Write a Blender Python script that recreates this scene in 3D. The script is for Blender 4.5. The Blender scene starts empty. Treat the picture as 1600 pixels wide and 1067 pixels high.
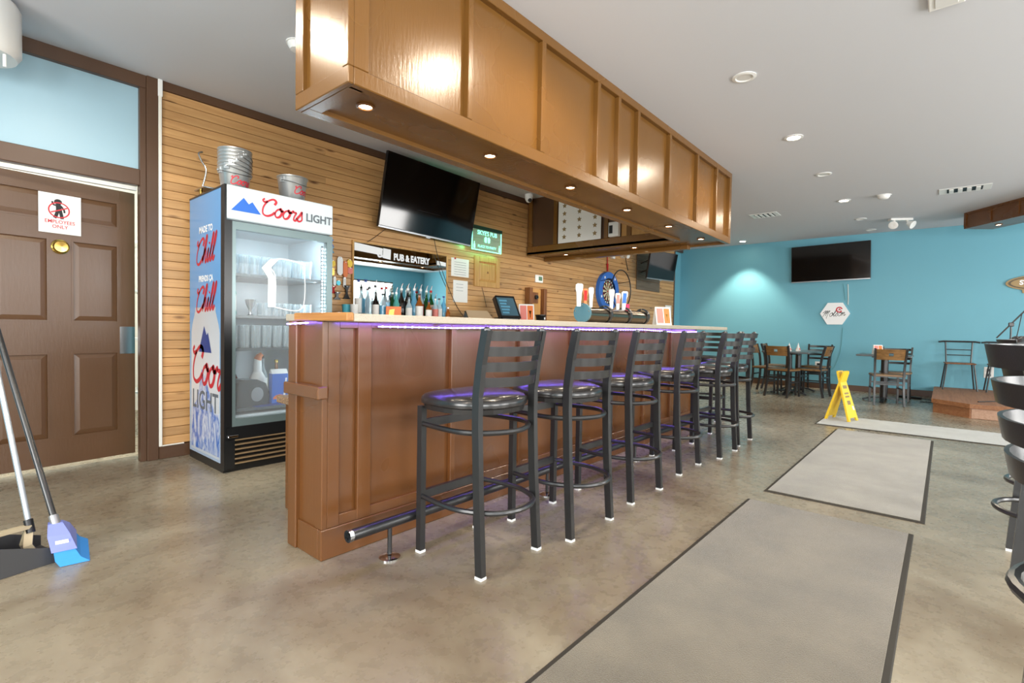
import bpy, math, random
from mathutils import Vector, Matrix
random.seed(7)
PI = math.pi
scene = bpy.context.scene
COL = scene.collection

# ------------------------------------------------------------------ camera
FPX = 789.447
CAMZ = 1.075
def _axes():
    yaw, p, r = [math.radians(a) for a in (40.592, -1.547, 0.989)]
    F = Vector((math.cos(yaw)*math.cos(p), math.sin(yaw)*math.cos(p), math.sin(p)))
    rt = Vector((math.sin(yaw), -math.cos(yaw), 0)); up = rt.cross(F)
    return F, math.cos(r)*rt + math.sin(r)*up, -math.sin(r)*rt + math.cos(r)*up
CF, CR, CU = _axes()
CAMP = Vector((0, 0, CAMZ))
def at(x, y, axis, val):
    """photo pixel -> point on the plane coordinate[axis] == val"""
    d = CF + CR*(x-800)/FPX - CU*(y-533.5)/FPX
    return CAMP + d*((val - CAMP[axis])/d[axis])
cd = bpy.data.cameras.new('camera'); cam = bpy.data.objects.new('camera', cd); COL.objects.link(cam)
cd.sensor_width = 36; cd.lens = FPX/1600*36; cd.clip_start = 0.02
cam.matrix_world = Matrix(((CR.x, CU.x, -CF.x, 0), (CR.y, CU.y, -CF.y, 0), (CR.z, CU.z, -CF.z, CAMZ), (0, 0, 0, 1)))
scene.camera = cam
scene.view_settings.view_transform = 'Standard'
scene.view_settings.look = 'None'
scene.view_settings.gamma = 1
scene.view_settings.use_curve_mapping = False
scene.view_settings.exposure = 0.9

# ------------------------------------------------------------------ world and large lights
wd = bpy.data.worlds.new('sky'); scene.world = wd; wd.use_nodes = True
bg = wd.node_tree.nodes['Background']; bg.inputs[0].default_value = (0.80, 0.90, 1.0, 1); bg.inputs[1].default_value = 1.0

UNEAR, UFAR, VR, VB, ZC = -3.2, 11.4, -4.6, 4.66, 2.93     # room shell
def area(name, loc, rot, sx, sy, power, color):
    l = bpy.data.lights.new(name, 'AREA'); l.shape = 'RECTANGLE'; l.size = sx; l.size_y = sy; l.energy = power; l.color = color
    o = bpy.data.objects.new(name, l); COL.objects.link(o); o.location = loc; o.rotation_euler = rot
    return o
DAY = (1.0, 0.97, 0.93)
RIGHT_WINDOWS = [(-1.9, -0.1), (0.9, 2.9), (3.9, 5.9), (8.1, 10.1)]     # u ranges in the wall on the right, z 0.6..2.5
NEAR_WINDOWS = [(-3.4, -1.4), (0.2, 2.4)]                              # v ranges in the wall behind the camera
for i, (a, b) in enumerate(RIGHT_WINDOWS):
    area('window_daylight', ((a+b)/2, VR+0.03, 1.55), (PI/2, 0, 0), b-a-0.1, 1.8, 85, DAY)
for i, (a, b) in enumerate(NEAR_WINDOWS):
    area('window_daylight', (UNEAR+0.03, (a+b)/2, 1.55), (PI/2, 0, -PI/2), b-a-0.1, 1.8, 100, DAY)
def spot(name, loc, power, color, angle=110, blend=0.6, size=0.04, rot=(0, 0, 0)):
    l = bpy.data.lights.new(name, 'SPOT'); l.energy = power; l.color = color; l.spot_size = math.radians(angle); l.spot_blend = blend; l.shadow_soft_size = size
    o = bpy.data.objects.new(name, l); COL.objects.link(o); o.location = loc; o.rotation_euler = rot
    return o
def point(name, loc, power, color, size=0.03):
    l = bpy.data.lights.new(name, 'POINT'); l.energy = power; l.color = color; l.shadow_soft_size = size
    o = bpy.data.objects.new(name, l); COL.objects.link(o); o.location = loc
    return o
WARM = (1.0, 0.85, 0.66)

# ------------------------------------------------------------------ materials
def s2l(c):
    c /= 255.0
    return c/12.92 if c <= 0.04045 else ((c+0.055)/1.055)**2.4
def C(r, g, b): return (s2l(r), s2l(g), s2l(b), 1)
def newmat(name):
    m = bpy.data.materials.new(name); m.use_nodes = True
    nt = m.node_tree; b = nt.nodes['Principled BSDF']
    return m, nt, b
def nd(nt, typ, **kw):
    n = nt.nodes.new(typ)
    for k, v in kw.items():
        if k.startswith('i_'):
            n.inputs[k[2:].replace('_', ' ')].default_value = v
        else: setattr(n, k, v)
    return n
def plain(name, col, rough=0.5, metal=0.0, spec=0.5, emit=None, es=0.0, coat=0.0, var=0.0, bump=0.0, bscale=60.0):
    m, nt, b = newmat(name)
    b.inputs['Base Color'].default_value = col; b.inputs['Roughness'].default_value = rough
    b.inputs['Metallic'].default_value = metal; b.inputs['Specular IOR Level'].default_value = spec
    b.inputs['Coat Weight'].default_value = coat
    if emit is not None:
        b.inputs['Emission Color'].default_value = emit; b.inputs['Emission Strength'].default_value = es
    if var or bump:
        tc = nd(nt, 'ShaderNodeTexCoord'); ns = nd(nt, 'ShaderNodeTexNoise', i_Scale=bscale, i_Detail=4.0)
        nt.links.new(tc.outputs['Object'], ns.inputs['Vector'])
        if var:
            n2 = nd(nt, 'ShaderNodeTexNoise', i_Scale=bscale*0.12, i_Detail=3.0); nt.links.new(tc.outputs['Object'], n2.inputs['Vector'])
            mx = nd(nt, 'ShaderNodeMix', data_type='RGBA'); d = 1-var; u = 1+var
            mx.inputs['A'].default_value = (col[0]*d, col[1]*d, col[2]*d, 1); mx.inputs['B'].default_value = (min(1, col[0]*u), min(1, col[1]*u), min(1, col[2]*u), 1)
            nt.links.new(n2.outputs['Fac'], mx.inputs['Factor']); nt.links.new(mx.outputs['Result'], b.inputs['Base Color'])
        if bump:
            bp = nd(nt, 'ShaderNodeBump', i_Strength=bump, i_Distance=0.004); nt.links.new(ns.outputs['Fac'], bp.inputs['Height']); nt.links.new(bp.outputs['Normal'], b.inputs['Normal'])
    return m
def emis(name, col, s):
    m, nt, b = newmat(name)
    b.inputs['Base Color'].default_value = col; b.inputs['Emission Color'].default_value = col; b.inputs['Emission Strength'].default_value = s
    return m
def glassy(name, tint=(0.9, 0.97, 1, 1), clear=0.85, rough=0.02, body=None):
    """thin clear glass: transparent with a fresnel gloss, cheap to trace"""
    m, nt, b = newmat(name)
    b.inputs['Base Color'].default_value = body or tint; b.inputs['Roughness'].default_value = rough; b.inputs['Specular IOR Level'].default_value = 0.8
    tr = nd(nt, 'ShaderNodeBsdfTransparent'); tr.inputs[0].default_value = tint
    mx = nd(nt, 'ShaderNodeMixShader'); lw = nd(nt, 'ShaderNodeLayerWeight'); lw.inputs['Blend'].default_value = 0.25
    mr = nd(nt, 'ShaderNodeMapRange'); mr.inputs['To Min'].default_value = 1-clear; mr.inputs['To Max'].default_value = min(1, 1-clear+0.6)
    nt.links.new(lw.outputs['Facing'], mr.inputs['Value']); nt.links.new(mr.outputs['Result'], mx.inputs['Fac'])
    out = nt.nodes['Material Output']
    nt.links.new(tr.outputs[0], mx.inputs[1]); nt.links.new(b.outputs[0], mx.inputs[2]); nt.links.new(mx.outputs[0], out.inputs['Surface'])
    return m
def wood(name, c1, c2, axis=0, rough=0.45, scale=1.0, per_object=0.0, knots=False, bump=0.15, coat=0.0):
    """grain runs along the given object axis; per_object shifts tone and grain from piece to piece"""
    m, nt, b = newmat(name); L = nt.links.new
    tc = nd(nt, 'ShaderNodeTexCoord'); oi = nd(nt, 'ShaderNodeObjectInfo')
    mp = nd(nt, 'ShaderNodeMapping'); s = [22*scale]*3; s[axis] = 1.1*scale; mp.inputs['Scale'].default_value = s
    sc = nd(nt, 'ShaderNodeVectorMath', operation='SCALE'); cb = nd(nt, 'ShaderNodeCombineXYZ')
    for k in range(3): L(oi.outputs['Random'], cb.inputs[k])
    L(cb.outputs[0], sc.inputs[0]); sc.inputs['Scale'].default_value = 37.0
    ad = nd(nt, 'ShaderNodeVectorMath', operation='ADD'); L(tc.outputs['Object'], ad.inputs[0]); L(sc.outputs[0], ad.inputs[1])
    L(ad.outputs[0], mp.inputs['Vector'])
    n1 = nd(nt, 'ShaderNodeTexNoise', i_Scale=1.6, i_Detail=6.0, i_Roughness=0.6, i_Distortion=0.8); L(mp.outputs[0], n1.inputs['Vector'])
    cr = nd(nt, 'ShaderNodeValToRGB'); cr.color_ramp.elements[0].position = 0.3; cr.color_ramp.elements[1].position = 0.7
    cr.color_ramp.elements[0].color = c1; cr.color_ramp.elements[1].color = c2
    L(n1.outputs['Fac'], cr.inputs['Fac']); colout = cr.outputs['Color']
    if knots:
        mk = nd(nt, 'ShaderNodeMapping'); ks = [9.0]*3; ks[axis] = 2.6; mk.inputs['Scale'].default_value = ks; L(ad.outputs[0], mk.inputs['Vector'])
        vo = nd(nt, 'ShaderNodeTexVoronoi', i_Scale=1.0); L(mk.outputs[0], vo.inputs['Vector'])
        kr = nd(nt, 'ShaderNodeMapRange'); kr.inputs['From Min'].default_value = 0.06; kr.inputs['From Max'].default_value = 0.17; L(vo.outputs['Distance'], kr.inputs['Value'])
        km = nd(nt, 'ShaderNodeMix', data_type='RGBA'); km.inputs['A'].default_value = (c1[0]*0.35, c1[1]*0.28, c1[2]*0.22, 1)
        L(kr.outputs['Result'], km.inputs['Factor']); L(colout, km.inputs['B']); colout = km.outputs['Result']
    if per_object:
        hs = nd(nt, 'ShaderNodeHueSaturation'); mr = nd(nt, 'ShaderNodeMapRange'); mr.inputs['To Min'].default_value = 1-per_object; mr.inputs['To Max'].default_value = 1+per_object
        L(oi.outputs['Random'], mr.inputs['Value']); L(mr.outputs['Result'], hs.inputs['Value']); L(colout, hs.inputs['Color']); colout = hs.outputs['Color']
    L(colout, b.inputs['Base Color']); b.inputs['Roughness'].default_value = rough; b.inputs['Coat Weight'].default_value = coat; b.inputs['Coat Roughness'].default_value = 0.2
    bp = nd(nt, 'ShaderNodeBump', i_Strength=bump, i_Distance=0.003); L(n1.outputs['Fac'], bp.inputs['Height']); L(bp.outputs['Normal'], b.inputs['Normal'])
    return m
def painted_wood(name, col, rough=0.3, brush=0.25, axis=2):
    """semi-gloss brown paint with brush marks over smooth board"""
    m, nt, b = newmat(name); L = nt.links.new
    tc = nd(nt, 'ShaderNodeTexCoord'); mp = nd(nt, 'ShaderNodeMapping'); s = [30.0]*3; s[axis] = 5.0; mp.inputs['Scale'].default_value = s
    L(tc.outputs['Object'], mp.inputs['Vector'])
    n1 = nd(nt, 'ShaderNodeTexNoise', i_Scale=2.5, i_Detail=4.0, i_Roughness=0.6); L(mp.outputs[0], n1.inputs['Vector'])
    n2 = nd(nt, 'ShaderNodeTexNoise', i_Scale=2.2, i_Detail=2.0, i_Roughness=0.5); L(tc.outputs['Object'], n2.inputs['Vector'])
    mx = nd(nt, 'ShaderNodeMix', data_type='RGBA'); mx.inputs['A'].default_value = tuple(c*0.86 for c in col[:3])+(1,); mx.inputs['B'].default_value = tuple(c*1.12 for c in col[:3])+(1,)
    L(n2.outputs['Fac'], mx.inputs['Factor']); L(mx.outputs['Result'], b.inputs['Base Color'])
    mr = nd(nt, 'ShaderNodeMapRange'); mr.inputs['To Min'].default_value = rough-0.07; mr.inputs['To Max'].default_value = rough+0.09
    L(n2.outputs['Fac'], mr.inputs['Value']); L(mr.outputs['Result'], b.inputs['Roughness'])
    b.inputs['Specular IOR Level'].default_value = 0.6
    bp = nd(nt, 'ShaderNodeBump', i_Strength=brush, i_Distance=0.003); L(n1.outputs['Fac'], bp.inputs['Height']); L(bp.outputs['Normal'], b.inputs['Normal'])
    return m
def concrete(name):
    m, nt, b = newmat(name); L = nt.links.new
    tc = nd(nt, 'ShaderNodeTexCoord')
    n1 = nd(nt, 'ShaderNodeTexNoise', i_Scale=0.9, i_Detail=10.0, i_Roughness=0.62, i_Distortion=0.6); L(tc.outputs['Object'], n1.inputs['Vector'])
    n2 = nd(nt, 'ShaderNodeTexNoise', i_Scale=16.0, i_Detail=6.0, i_Roughness=0.6); L(tc.outputs['Object'], n2.inputs['Vector'])
    cr = nd(nt, 'ShaderNodeValToRGB'); e = cr.color_ramp.elements
    e[0].position = 0.34; e[0].color = C(112, 97, 79); e[1].position = 0.66; e[1].color = C(162, 153, 134)
    k = e.new(0.5); k.color = C(140, 129, 110)
    L(n1.outputs['Fac'], cr.inputs['Fac'])
    mx = nd(nt, 'ShaderNodeMix', data_type='RGBA', blend_type='OVERLAY'); mx.inputs['Factor'].default_value = 0.2
    L(cr.outputs['Color'], mx.inputs['A']); L(n2.outputs['Fac'], mx.inputs['B'])
    L(mx.outputs['Result'], b.inputs['Base Color'])
    mr = nd(nt, 'ShaderNodeMapRange'); mr.inputs['To Min'].default_value = 0.2; mr.inputs['To Max'].default_value = 0.36; L(n2.outputs['Fac'], mr.inputs['Value']); L(mr.outputs['Result'], b.inputs['Roughness'])
    b.inputs['Specular IOR Level'].default_value = 0.55
    bp = nd(nt, 'ShaderNodeBump', i_Strength=0.06, i_Distance=0.002); L(n2.outputs['Fac'], bp.inputs['Height']); L(bp.outputs['Normal'], b.inputs['Normal'])
    return m
def speckle(name, c1, c2, c3, scale=220, rough=0.35):
    m, nt, b = newmat(name); L = nt.links.new
    tc = nd(nt, 'ShaderNodeTexCoord'); n1 = nd(nt, 'ShaderNodeTexNoise', i_Scale=float(scale), i_Detail=3.0); L(tc.outputs['Object'], n1.inputs['Vector'])
    cr = nd(nt, 'ShaderNodeValToRGB'); e = cr.color_ramp.elements; e[0].position = 0.36; e[0].color = c1; e[1].position = 0.64; e[1].color = c3; k = e.new(0.5); k.color = c2
    L(n1.outputs['Fac'], cr.inputs['Fac']); L(cr.outputs['Color'], b.inputs['Base Color']); b.inputs['Roughness'].default_value = rough
    return m
def carpet(name, c1, c2):
    m, nt, b = newmat(name); L = nt.links.new
    tc = nd(nt, 'ShaderNodeTexCoord'); n1 = nd(nt, 'ShaderNodeTexNoise', i_Scale=260.0, i_Detail=2.0); L(tc.outputs['Object'], n1.inputs['Vector'])
    n2 = nd(nt, 'ShaderNodeTexNoise', i_Scale=3.2, i_Detail=5.0, i_Roughness=0.6); L(tc.outputs['Object'], n2.inputs['Vector'])
    mx = nd(nt, 'ShaderNodeMix', data_type='RGBA'); mx.inputs['A'].default_value = c1; mx.inputs['B'].default_value = c2
    ad = nd(nt, 'ShaderNodeMath', operation='MULTIPLY_ADD'); L(n1.outputs['Fac'], ad.inputs[0]); ad.inputs[1].default_value = 0.9
    mm = nd(nt, 'ShaderNodeMath', operation='MULTIPLY_ADD'); L(n2.outputs['Fac'], mm.inputs[0]); mm.inputs[1].default_value = 1.1; mm.inputs[2].default_value = -0.5
    L(mm.outputs[0], ad.inputs[2]); L(ad.outputs[0], mx.inputs['Factor']); L(mx.outputs['Result'], b.inputs['Base Color'])
    b.inputs['Roughness'].default_value = 0.95; b.inputs['Specular IOR Level'].default_value = 0.15; b.inputs['Sheen Weight'].default_value = 0.4
    bp = nd(nt, 'ShaderNodeBump', i_Strength=0.5, i_Distance=0.006); L(n1.outputs['Fac'], bp.inputs['Height']); L(bp.outputs['Normal'], b.inputs['Normal'])
    return m
def vgrad(name, stops, z0, z1, rough=0.25):
    """printed colour gradient along object z"""
    m, nt, b = newmat(name); L = nt.links.new
    tc = nd(nt, 'ShaderNodeTexCoord'); sx = nd(nt, 'ShaderNodeSeparateXYZ'); L(tc.outputs['Object'], sx.inputs[0])
    mr = nd(nt, 'ShaderNodeMapRange'); mr.inputs['From Min'].default_value = z0; mr.inputs['From Max'].default_value = z1; L(sx.outputs['Z'], mr.inputs['Value'])
    cr = nd(nt, 'ShaderNodeValToRGB'); e = cr.color_ramp.elements
    e[0].position = stops[0][0]; e[0].color = stops[0][1]; e[1].position = stops[-1][0]; e[1].color = stops[-1][1]
    for p, c in stops[1:-1]: k = e.new(p); k.color = c
    L(mr.outputs['Result'], cr.inputs['Fac']); L(cr.outputs['Color'], b.inputs['Base Color']); b.inputs['Roughness'].default_value = rough
    return m

M = {}
M['floor'] = concrete('polished_concrete')
M['ceiling'] = plain('ceiling_paint', C(208, 210, 215), 0.85, spec=0.2, bump=0.05, bscale=180)
M['teal'] = plain('teal_paint', C(108, 170, 188), 0.5, spec=0.35, bump=0.04, bscale=150)
M['teal_trans'] = plain('pale_blue_paint', C(158, 190, 204), 0.4)
M['offwhite'] = plain('offwhite_paint', C(225, 222, 212), 0.7)
M['white'] = plain('white_plastic', C(235, 235, 232), 0.4)
M['paper'] = plain('white_paper', C(232, 230, 226), 0.8)
M['brown'] = painted_wood('brown_paint', C(104, 64, 29), 0.27, 0.14)
M['brown_dark'] = painted_wood('dark_brown_trim', C(82, 56, 36), 0.4, 0.12)
M['door'] = painted_wood('brown_door_paint', C(90, 62, 38), 0.34, 0.22)
M['plank'] = wood('pine_planks', C(180, 133, 82), C(204, 160, 106), 0, 0.42, 1.0, 0.16, True, 0.12, 0.15)
M['bulk'] = painted_wood('gold_brown_paint', C(114, 77, 32), 0.25, 0.3)
M['pine'] = wood('pine_board', C(176, 128, 66), C(206, 160, 96), 2, 0.5)
M['walnut'] = wood('walnut_board', C(96, 56, 28), C(140, 88, 44), 2, 0.5)
M['greyboard'] = wood('weathered_grey_board', C(84, 74, 62), C(120, 106, 90), 0, 0.7)
M['counter'] = speckle('laminate_counter', C(158, 146, 128), C(172, 160, 142), C(182, 172, 154), 420, 0.35)
M['counter_wood'] = wood('counter_end_wood', C(150, 96, 44), C(188, 132, 70), 1, 0.5)
M['granite'] = speckle('brown_laminate', C(80, 60, 44), C(132, 104, 78), C(172, 148, 120), 140, 0.3)
M['black'] = plain('black_metal', C(35, 35, 36), 0.3, spec=0.75, bump=0.05, bscale=300)
M['black_plastic'] = plain('black_plastic', C(22, 22, 24), 0.35)
M['vinyl'] = plain('black_vinyl', C(38, 36, 36), 0.24, spec=0.7, bump=0.06, bscale=90)
M['screen'] = plain('tv_screen', C(10, 10, 11), 0.08, spec=0.7)
M['silver'] = plain('silver_plastic', C(170, 172, 176), 0.3, 0.7)
M['steel'] = plain('brushed_steel', C(180, 182, 184), 0.26, 1.0)
M['chrome'] = plain('chrome', C(215, 215, 218), 0.08, 1.0)
M['galv'] = plain('bucket_metal', C(196, 200, 202), 0.32, 0.75, var=0.1, bscale=40)
M['brass'] = plain('brass', C(206, 170, 90), 0.2, 1.0)
M['mirror'] = plain('mirror_glass', C(225, 235, 235), 0.01, 1.0)
M['glass'] = glassy('clear_glass', clear=0.84)
M['pane'] = glassy('fridge_pane', (0.97, 0.99, 1, 1), clear=0.95)
M['red'] = plain('red_print', C(196, 36, 52), 0.5)
M['blue'] = plain('blue_print', C(40, 104, 200), 0.5)
M['navy'] = plain('navy_print', C(30, 58, 130), 0.5)
M['greyprint'] = plain('grey_print', C(96, 104, 112), 0.5)
M['whiteprint'] = plain('white_print', C(240, 242, 244), 0.5)
M['blackprint'] = plain('black_print', C(26, 26, 28), 0.6)
M['orangeprint'] = plain('orange_print', C(224, 120, 60), 0.5)
M['pinkprint'] = plain('pink_print', C(222, 130, 120), 0.6)
M['cable'] = plain('dark_cable', C(40, 34, 30), 0.6)
M['cable_teal'] = plain('painted_cable', C(96, 160, 172), 0.6)
M['whitecable'] = plain('white_cable', C(230, 226, 214), 0.5)
M['lamp_on'] = emis('lamp_on', (1.0, 0.86, 0.62, 1), 28)
M['lamp_small'] = emis('soffit_lamp_on', (1.0, 0.84, 0.56, 1), 22)
M['lamp_off'] = plain('lamp_off', C(225, 225, 222), 0.35)
M['led_purple'] = emis('purple_led', (0.32, 0.24, 1.0, 1), 14)
M['led_strip'] = plain('led_tape', C(210, 210, 240), 0.4, emit=(0.25, 0.2, 1.0, 1), es=1.2)
M['led_white'] = emis('fridge_led', (0.82, 0.95, 1.0, 1), 10)
M['header'] = plain('lit_header', C(204, 214, 218), 0.3, emit=C(214, 228, 232), es=0.06)
M['neon'] = emis('green_neon', (0.25, 1.0, 0.62, 1), 1.1)
M['neonpane'] = glassy('neon_acrylic', (0.80, 0.98, 0.88, 1), clear=0.86)
M['yellow'] = plain('yellow_plastic', C(238, 200, 52), 0.4)
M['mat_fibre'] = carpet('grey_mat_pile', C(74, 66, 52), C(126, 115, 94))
M['mat_sheen'] = carpet('sheen_mat_pile', C(104, 100, 90), C(158, 153, 139))  # lighter tones paint in the grazing window sheen on the middle mat
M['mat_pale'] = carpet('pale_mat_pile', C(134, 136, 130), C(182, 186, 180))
M['rubber'] = plain('black_rubber', C(58, 54, 48), 0.7, spec=0.3)
M['fridge_black'] = plain('fridge_black', C(24, 25, 27), 0.28)
M['fridge_in'] = plain('fridge_liner', C(205, 216, 222), 0.4)
M['fridge_grey'] = plain('fridge_door_frame', C(120, 138, 140), 0.3, 0.4)
M['shelf'] = plain('shelf_grey', C(78, 92, 98), 0.4)
M['stage'] = wood('stage_ply', C(128, 82, 52), C(160, 112, 76), 0, 0.6)
M['stage_pale'] = wood('stage_pale_ply', C(166, 128, 104), C(190, 154, 130), 0, 0.6)
M['chairwood'] = wood('chair_seat_wood', C(92, 64, 34), C(150, 112, 66), 0, 0.35, 1.3)
M['tabletop'] = plain('grey_table_top', C(88, 92, 94), 0.3)
M['bristle'] = plain('blue_bristles', C(52, 140, 220), 0.8)
M['broomhead'] = plain('lilac_broom_head', C(120, 132, 206), 0.45)
M['dustpan'] = plain('grey_dustpan', C(58, 58, 60), 0.6, var=0.15, bscale=20)
M['dust'] = plain('beige_plastic', C(176, 160, 130), 0.7)
M['dartblue'] = plain('blue_surround_foam', C(52, 110, 196), 0.7)
M['cork'] = plain('dart_cream', C(214, 202, 168), 0.9)
M['dartblack'] = plain('dart_black', C(24, 24, 24), 0.9)
M['dartred'] = plain('dart_red', C(180, 40, 40), 0.9)
M['dartgreen'] = plain('dart_green', C(30, 120, 70), 0.9)
M['tan'] = plain('tan_card', C(186, 158, 128), 0.7)
M['signgold'] = plain('bronze_sign', C(150, 126, 86), 0.45, 0.3)
M['signdark'] = plain('dark_bronze', C(92, 80, 62), 0.5, 0.2)
M['sidewrap'] = vgrad('fridge_wrap', [(0, C(168, 186, 210)), (0.25, C(150, 184, 216)), (0.6, C(84, 152, 210)), (1, C(104, 160, 214))], 0.1, 2.0)
M['canprint'] = vgrad('can_print', [(0, C(196, 202, 210)), (0.5, C(214, 216, 220)), (0.92, C(186, 192, 200)), (1, C(150, 156, 164))], 0.1, 1.24)
def mountain_mat():
    m, nt, b = newmat('mountain_print'); L = nt.links.new
    tc = nd(nt, 'ShaderNodeTexCoord'); mp = nd(nt, 'ShaderNodeMapping'); mp.inputs['Scale'].default_value = (6, 14, 5); L(tc.outputs['Object'], mp.inputs['Vector'])
    n = nd(nt, 'ShaderNodeTexNoise', i_Scale=1.4, i_Detail=6.0, i_Roughness=0.7, i_Distortion=1.0); L(mp.outputs[0], n.inputs['Vector'])
    cr = nd(nt, 'ShaderNodeValToRGB'); e = cr.color_ramp.elements; e[0].position = 0.42; e[0].color = C(44, 104, 190); e[1].position = 0.6; e[1].color = C(206, 212, 224)
    L(n.outputs['Fac'], cr.inputs['Fac']); L(cr.outputs['Color'], b.inputs['Base Color']); b.inputs['Roughness'].default_value = 0.3
    return m
M['mountain'] = mountain_mat()
def liquid(name, c, clear=0.45): return glassy(name, (c[0]**0.5, c[1]**0.5, c[2]**0.5, 1), clear=clear, rough=0.05, body=c)
M['bt_clear'] = glassy('bottle_clear', (0.88, 0.94, 0.96, 1), clear=0.55, body=C(200, 215, 222))
M['bt_blue'] = liquid('bottle_blue', C(120, 190, 225))
M['bt_green'] = liquid('bottle_green', C(30, 90, 40))
M['bt_amber'] = liquid('bottle_amber', C(170, 96, 30))
M['bt_dark'] = liquid('bottle_dark', C(34, 26, 22), 0.2)
M['bt_teal'] = liquid('bottle_teal', C(110, 200, 190))
M['bt_red'] = liquid('bottle_red', C(120, 24, 24), 0.25)

# ------------------------------------------------------------------ mesh builder
class B:
    def __init__(s): s.v = []; s.f = []
    def add(s, vs, fs):
        n = len(s.v); s.v += [tuple(p) for p in vs]; s.f += [tuple(i+n for i in f) for f in fs]; return s
    def box(s, x0, x1, y0, y1, z0, z1):
        v = [(x, y, z) for z in (z0, z1) for y in (y0, y1) for x in (x0, x1)]
        return s.add(v, [(0, 2, 3, 1), (4, 5, 7, 6), (0, 1, 5, 4), (2, 6, 7, 3), (0, 4, 6, 2), (1, 3, 7, 5)])
    def bbox(s, x0, x1, y0, y1, z0, z1, b=0.004):
        """box with chamfered edges (24 corners)"""
        c = [(x0, x1), (y0, y1), (z0, z1)]; vs = []; idx = {}
        for i in (0, 1):
            for j in (0, 1):
                for k in (0, 1):
                    e = (c[0][i], c[1][j], c[2][k]); sg = (1-2*i, 1-2*j, 1-2*k)
                    for a in range(3):
                        p = [e[q] + (0 if q == a else sg[q]*b) for q in range(3)]
                        idx[(i, j, k, a)] = len(vs); vs.append(p)
        fs = []
        for a in range(3):
            o = [q for q in range(3) if q != a]
            for side in (0, 1):
                ring = []
                for (m, n) in ((0, 0), (1, 0), (1, 1), (0, 1)):
                    t = [0, 0, 0]; t[a] = side; t[o[0]] = m; t[o[1]] = n; ring.append(idx[(t[0], t[1], t[2], a)])
                fs.append(ring)
            for m in (0, 1):
                for n in (0, 1):
                    t = [0, 0, 0]; t[o[0]] = m; t[o[1]] = n; t0 = list(t); t1 = list(t); t1[a] = 1
                    fs.append([idx[(*t0, o[0])], idx[(*t0, o[1])], idx[(*t1, o[1])], idx[(*t1, o[0])]])
        for i in (0, 1):
            for j in (0, 1):
                for k in (0, 1): fs.append([idx[(i, j, k, 0)], idx[(i, j, k, 1)], idx[(i, j, k, 2)]])
        return s.add(vs, fs)
    def tube(s, pts, r, n=8, closed=False, caps=True, flat=None):
        """swept round (or flat=(w,h) rectangular) section"""
        pts = [Vector(p) for p in pts]; N = len(pts); rings = []
        prev = None
        for i, p in enumerate(pts):
            if closed: t = pts[(i+1) % N] - pts[i-1]
            else: t = pts[min(i+1, N-1)] - pts[max(i-1, 0)]
            t.normalize()
            if prev is None:
                a = Vector((0, 0, 1)) if abs(t.z) < 0.9 else Vector((0, 1, 0))
                nx = t.cross(a).normalized()
            else:
                nx = (prev - t*prev.dot(t)).normalized()
            prev = nx; ny = t.cross(nx)
            rr = r[i] if isinstance(r, (list, tuple)) else r
            if flat: ring = [p + nx*a*flat[0]/2 + ny*b*flat[1]/2 for a, b in ((-1, -1), (1, -1), (1, 1), (-1, 1))]
            else: ring = [p + (nx*math.cos(2*PI*k/n) + ny*math.sin(2*PI*k/n))*rr for k in range(n)]
            rings.append(ring)
        m = len(rings[0]); vs = [q for g in rings for q in g]; fs = []
        for i in range(N if closed else N-1):
            j = (i+1) % N
            for k in range(m): fs.append((i*m+k, i*m+(k+1) % m, j*m+(k+1) % m, j*m+k))
        if caps and not closed: fs += [tuple(range(m))[::-1], tuple((N-1)*m+k for k in range(m))]
        return s.add(vs, fs)
    def cyl(s, p0, p1, r0, r1=None, n=16): return s.tube([p0, p1], [r0, r0 if r1 is None else r1], n)
    def lathe(s, prof, n=16, o=(0, 0, 0), caps=True, axis=(0, 0, 1)):
        """prof = [(r,h)...] turned about axis through o"""
        o = Vector(o); ax = Vector(axis).normalized(); a = Vector((1, 0, 0)) if abs(ax.x) < 0.9 else Vector((0, 1, 0))
        e1 = ax.cross(a).normalized(); e2 = ax.cross(e1); vs = []; fs = []
        for r, h in prof:
            for k in range(n): vs.append(o + ax*h + (e1*math.cos(2*PI*k/n) + e2*math.sin(2*PI*k/n))*r)
        for i in range(len(prof)-1):
            for k in range(n): fs.append((i*n+k, i*n+(k+1) % n, (i+1)*n+(k+1) % n, (i+1)*n+k))
        if caps:
            if prof[0][0] > 1e-6: fs.append(tuple(range(n))[::-1])
            if prof[-1][0] > 1e-6: fs.append(tuple((len(prof)-1)*n+k for k in range(n)))
        return s.add(vs, fs)
    def prism(s, poly, fr, d0, d1):
        """2D polygon extruded along the frame's normal; fr=(origin,xdir,ydir)"""
        o, x, y = [Vector(q) for q in fr]; nn = x.cross(y).normalized(); m = len(poly)
        vs = [o + x*a + y*b + nn*d0 for a, b in poly] + [o + x*a + y*b + nn*d1 for a, b in poly]
        fs = [tuple(range(m))[::-1], tuple(range(m, 2*m))] + [(k, (k+1) % m, (k+1) % m+m, k+m) for k in range(m)]
        return s.add(vs, fs)
    def ribbon(s, pts, w, fr, d=0.001, taper=0.0):
        """flat brush stroke in the frame's plane"""
        P = smooth(pts, 6); N = len(P); o, x, y = [Vector(q) for q in fr]; nn = x.cross(y).normalized()
        vs = []; fs = []
        for i, (a, b) in enumerate(P):
            q = P[min(i+1, N-1)]; r = P[max(i-1, 0)]; tx, ty = q[0]-r[0], q[1]-r[1]; l = math.hypot(tx, ty) or 1
            ww = w*(1 + taper*ty/l)/2
            vs += [o + x*(a - ty/l*ww) + y*(b + tx/l*ww) + nn*d, o + x*(a + ty/l*ww) + y*(b - tx/l*ww) + nn*d]
        for i in range(N-1): fs.append((2*i, 2*i+1, 2*i+3, 2*i+2))
        return s.add(vs, fs)
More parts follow.
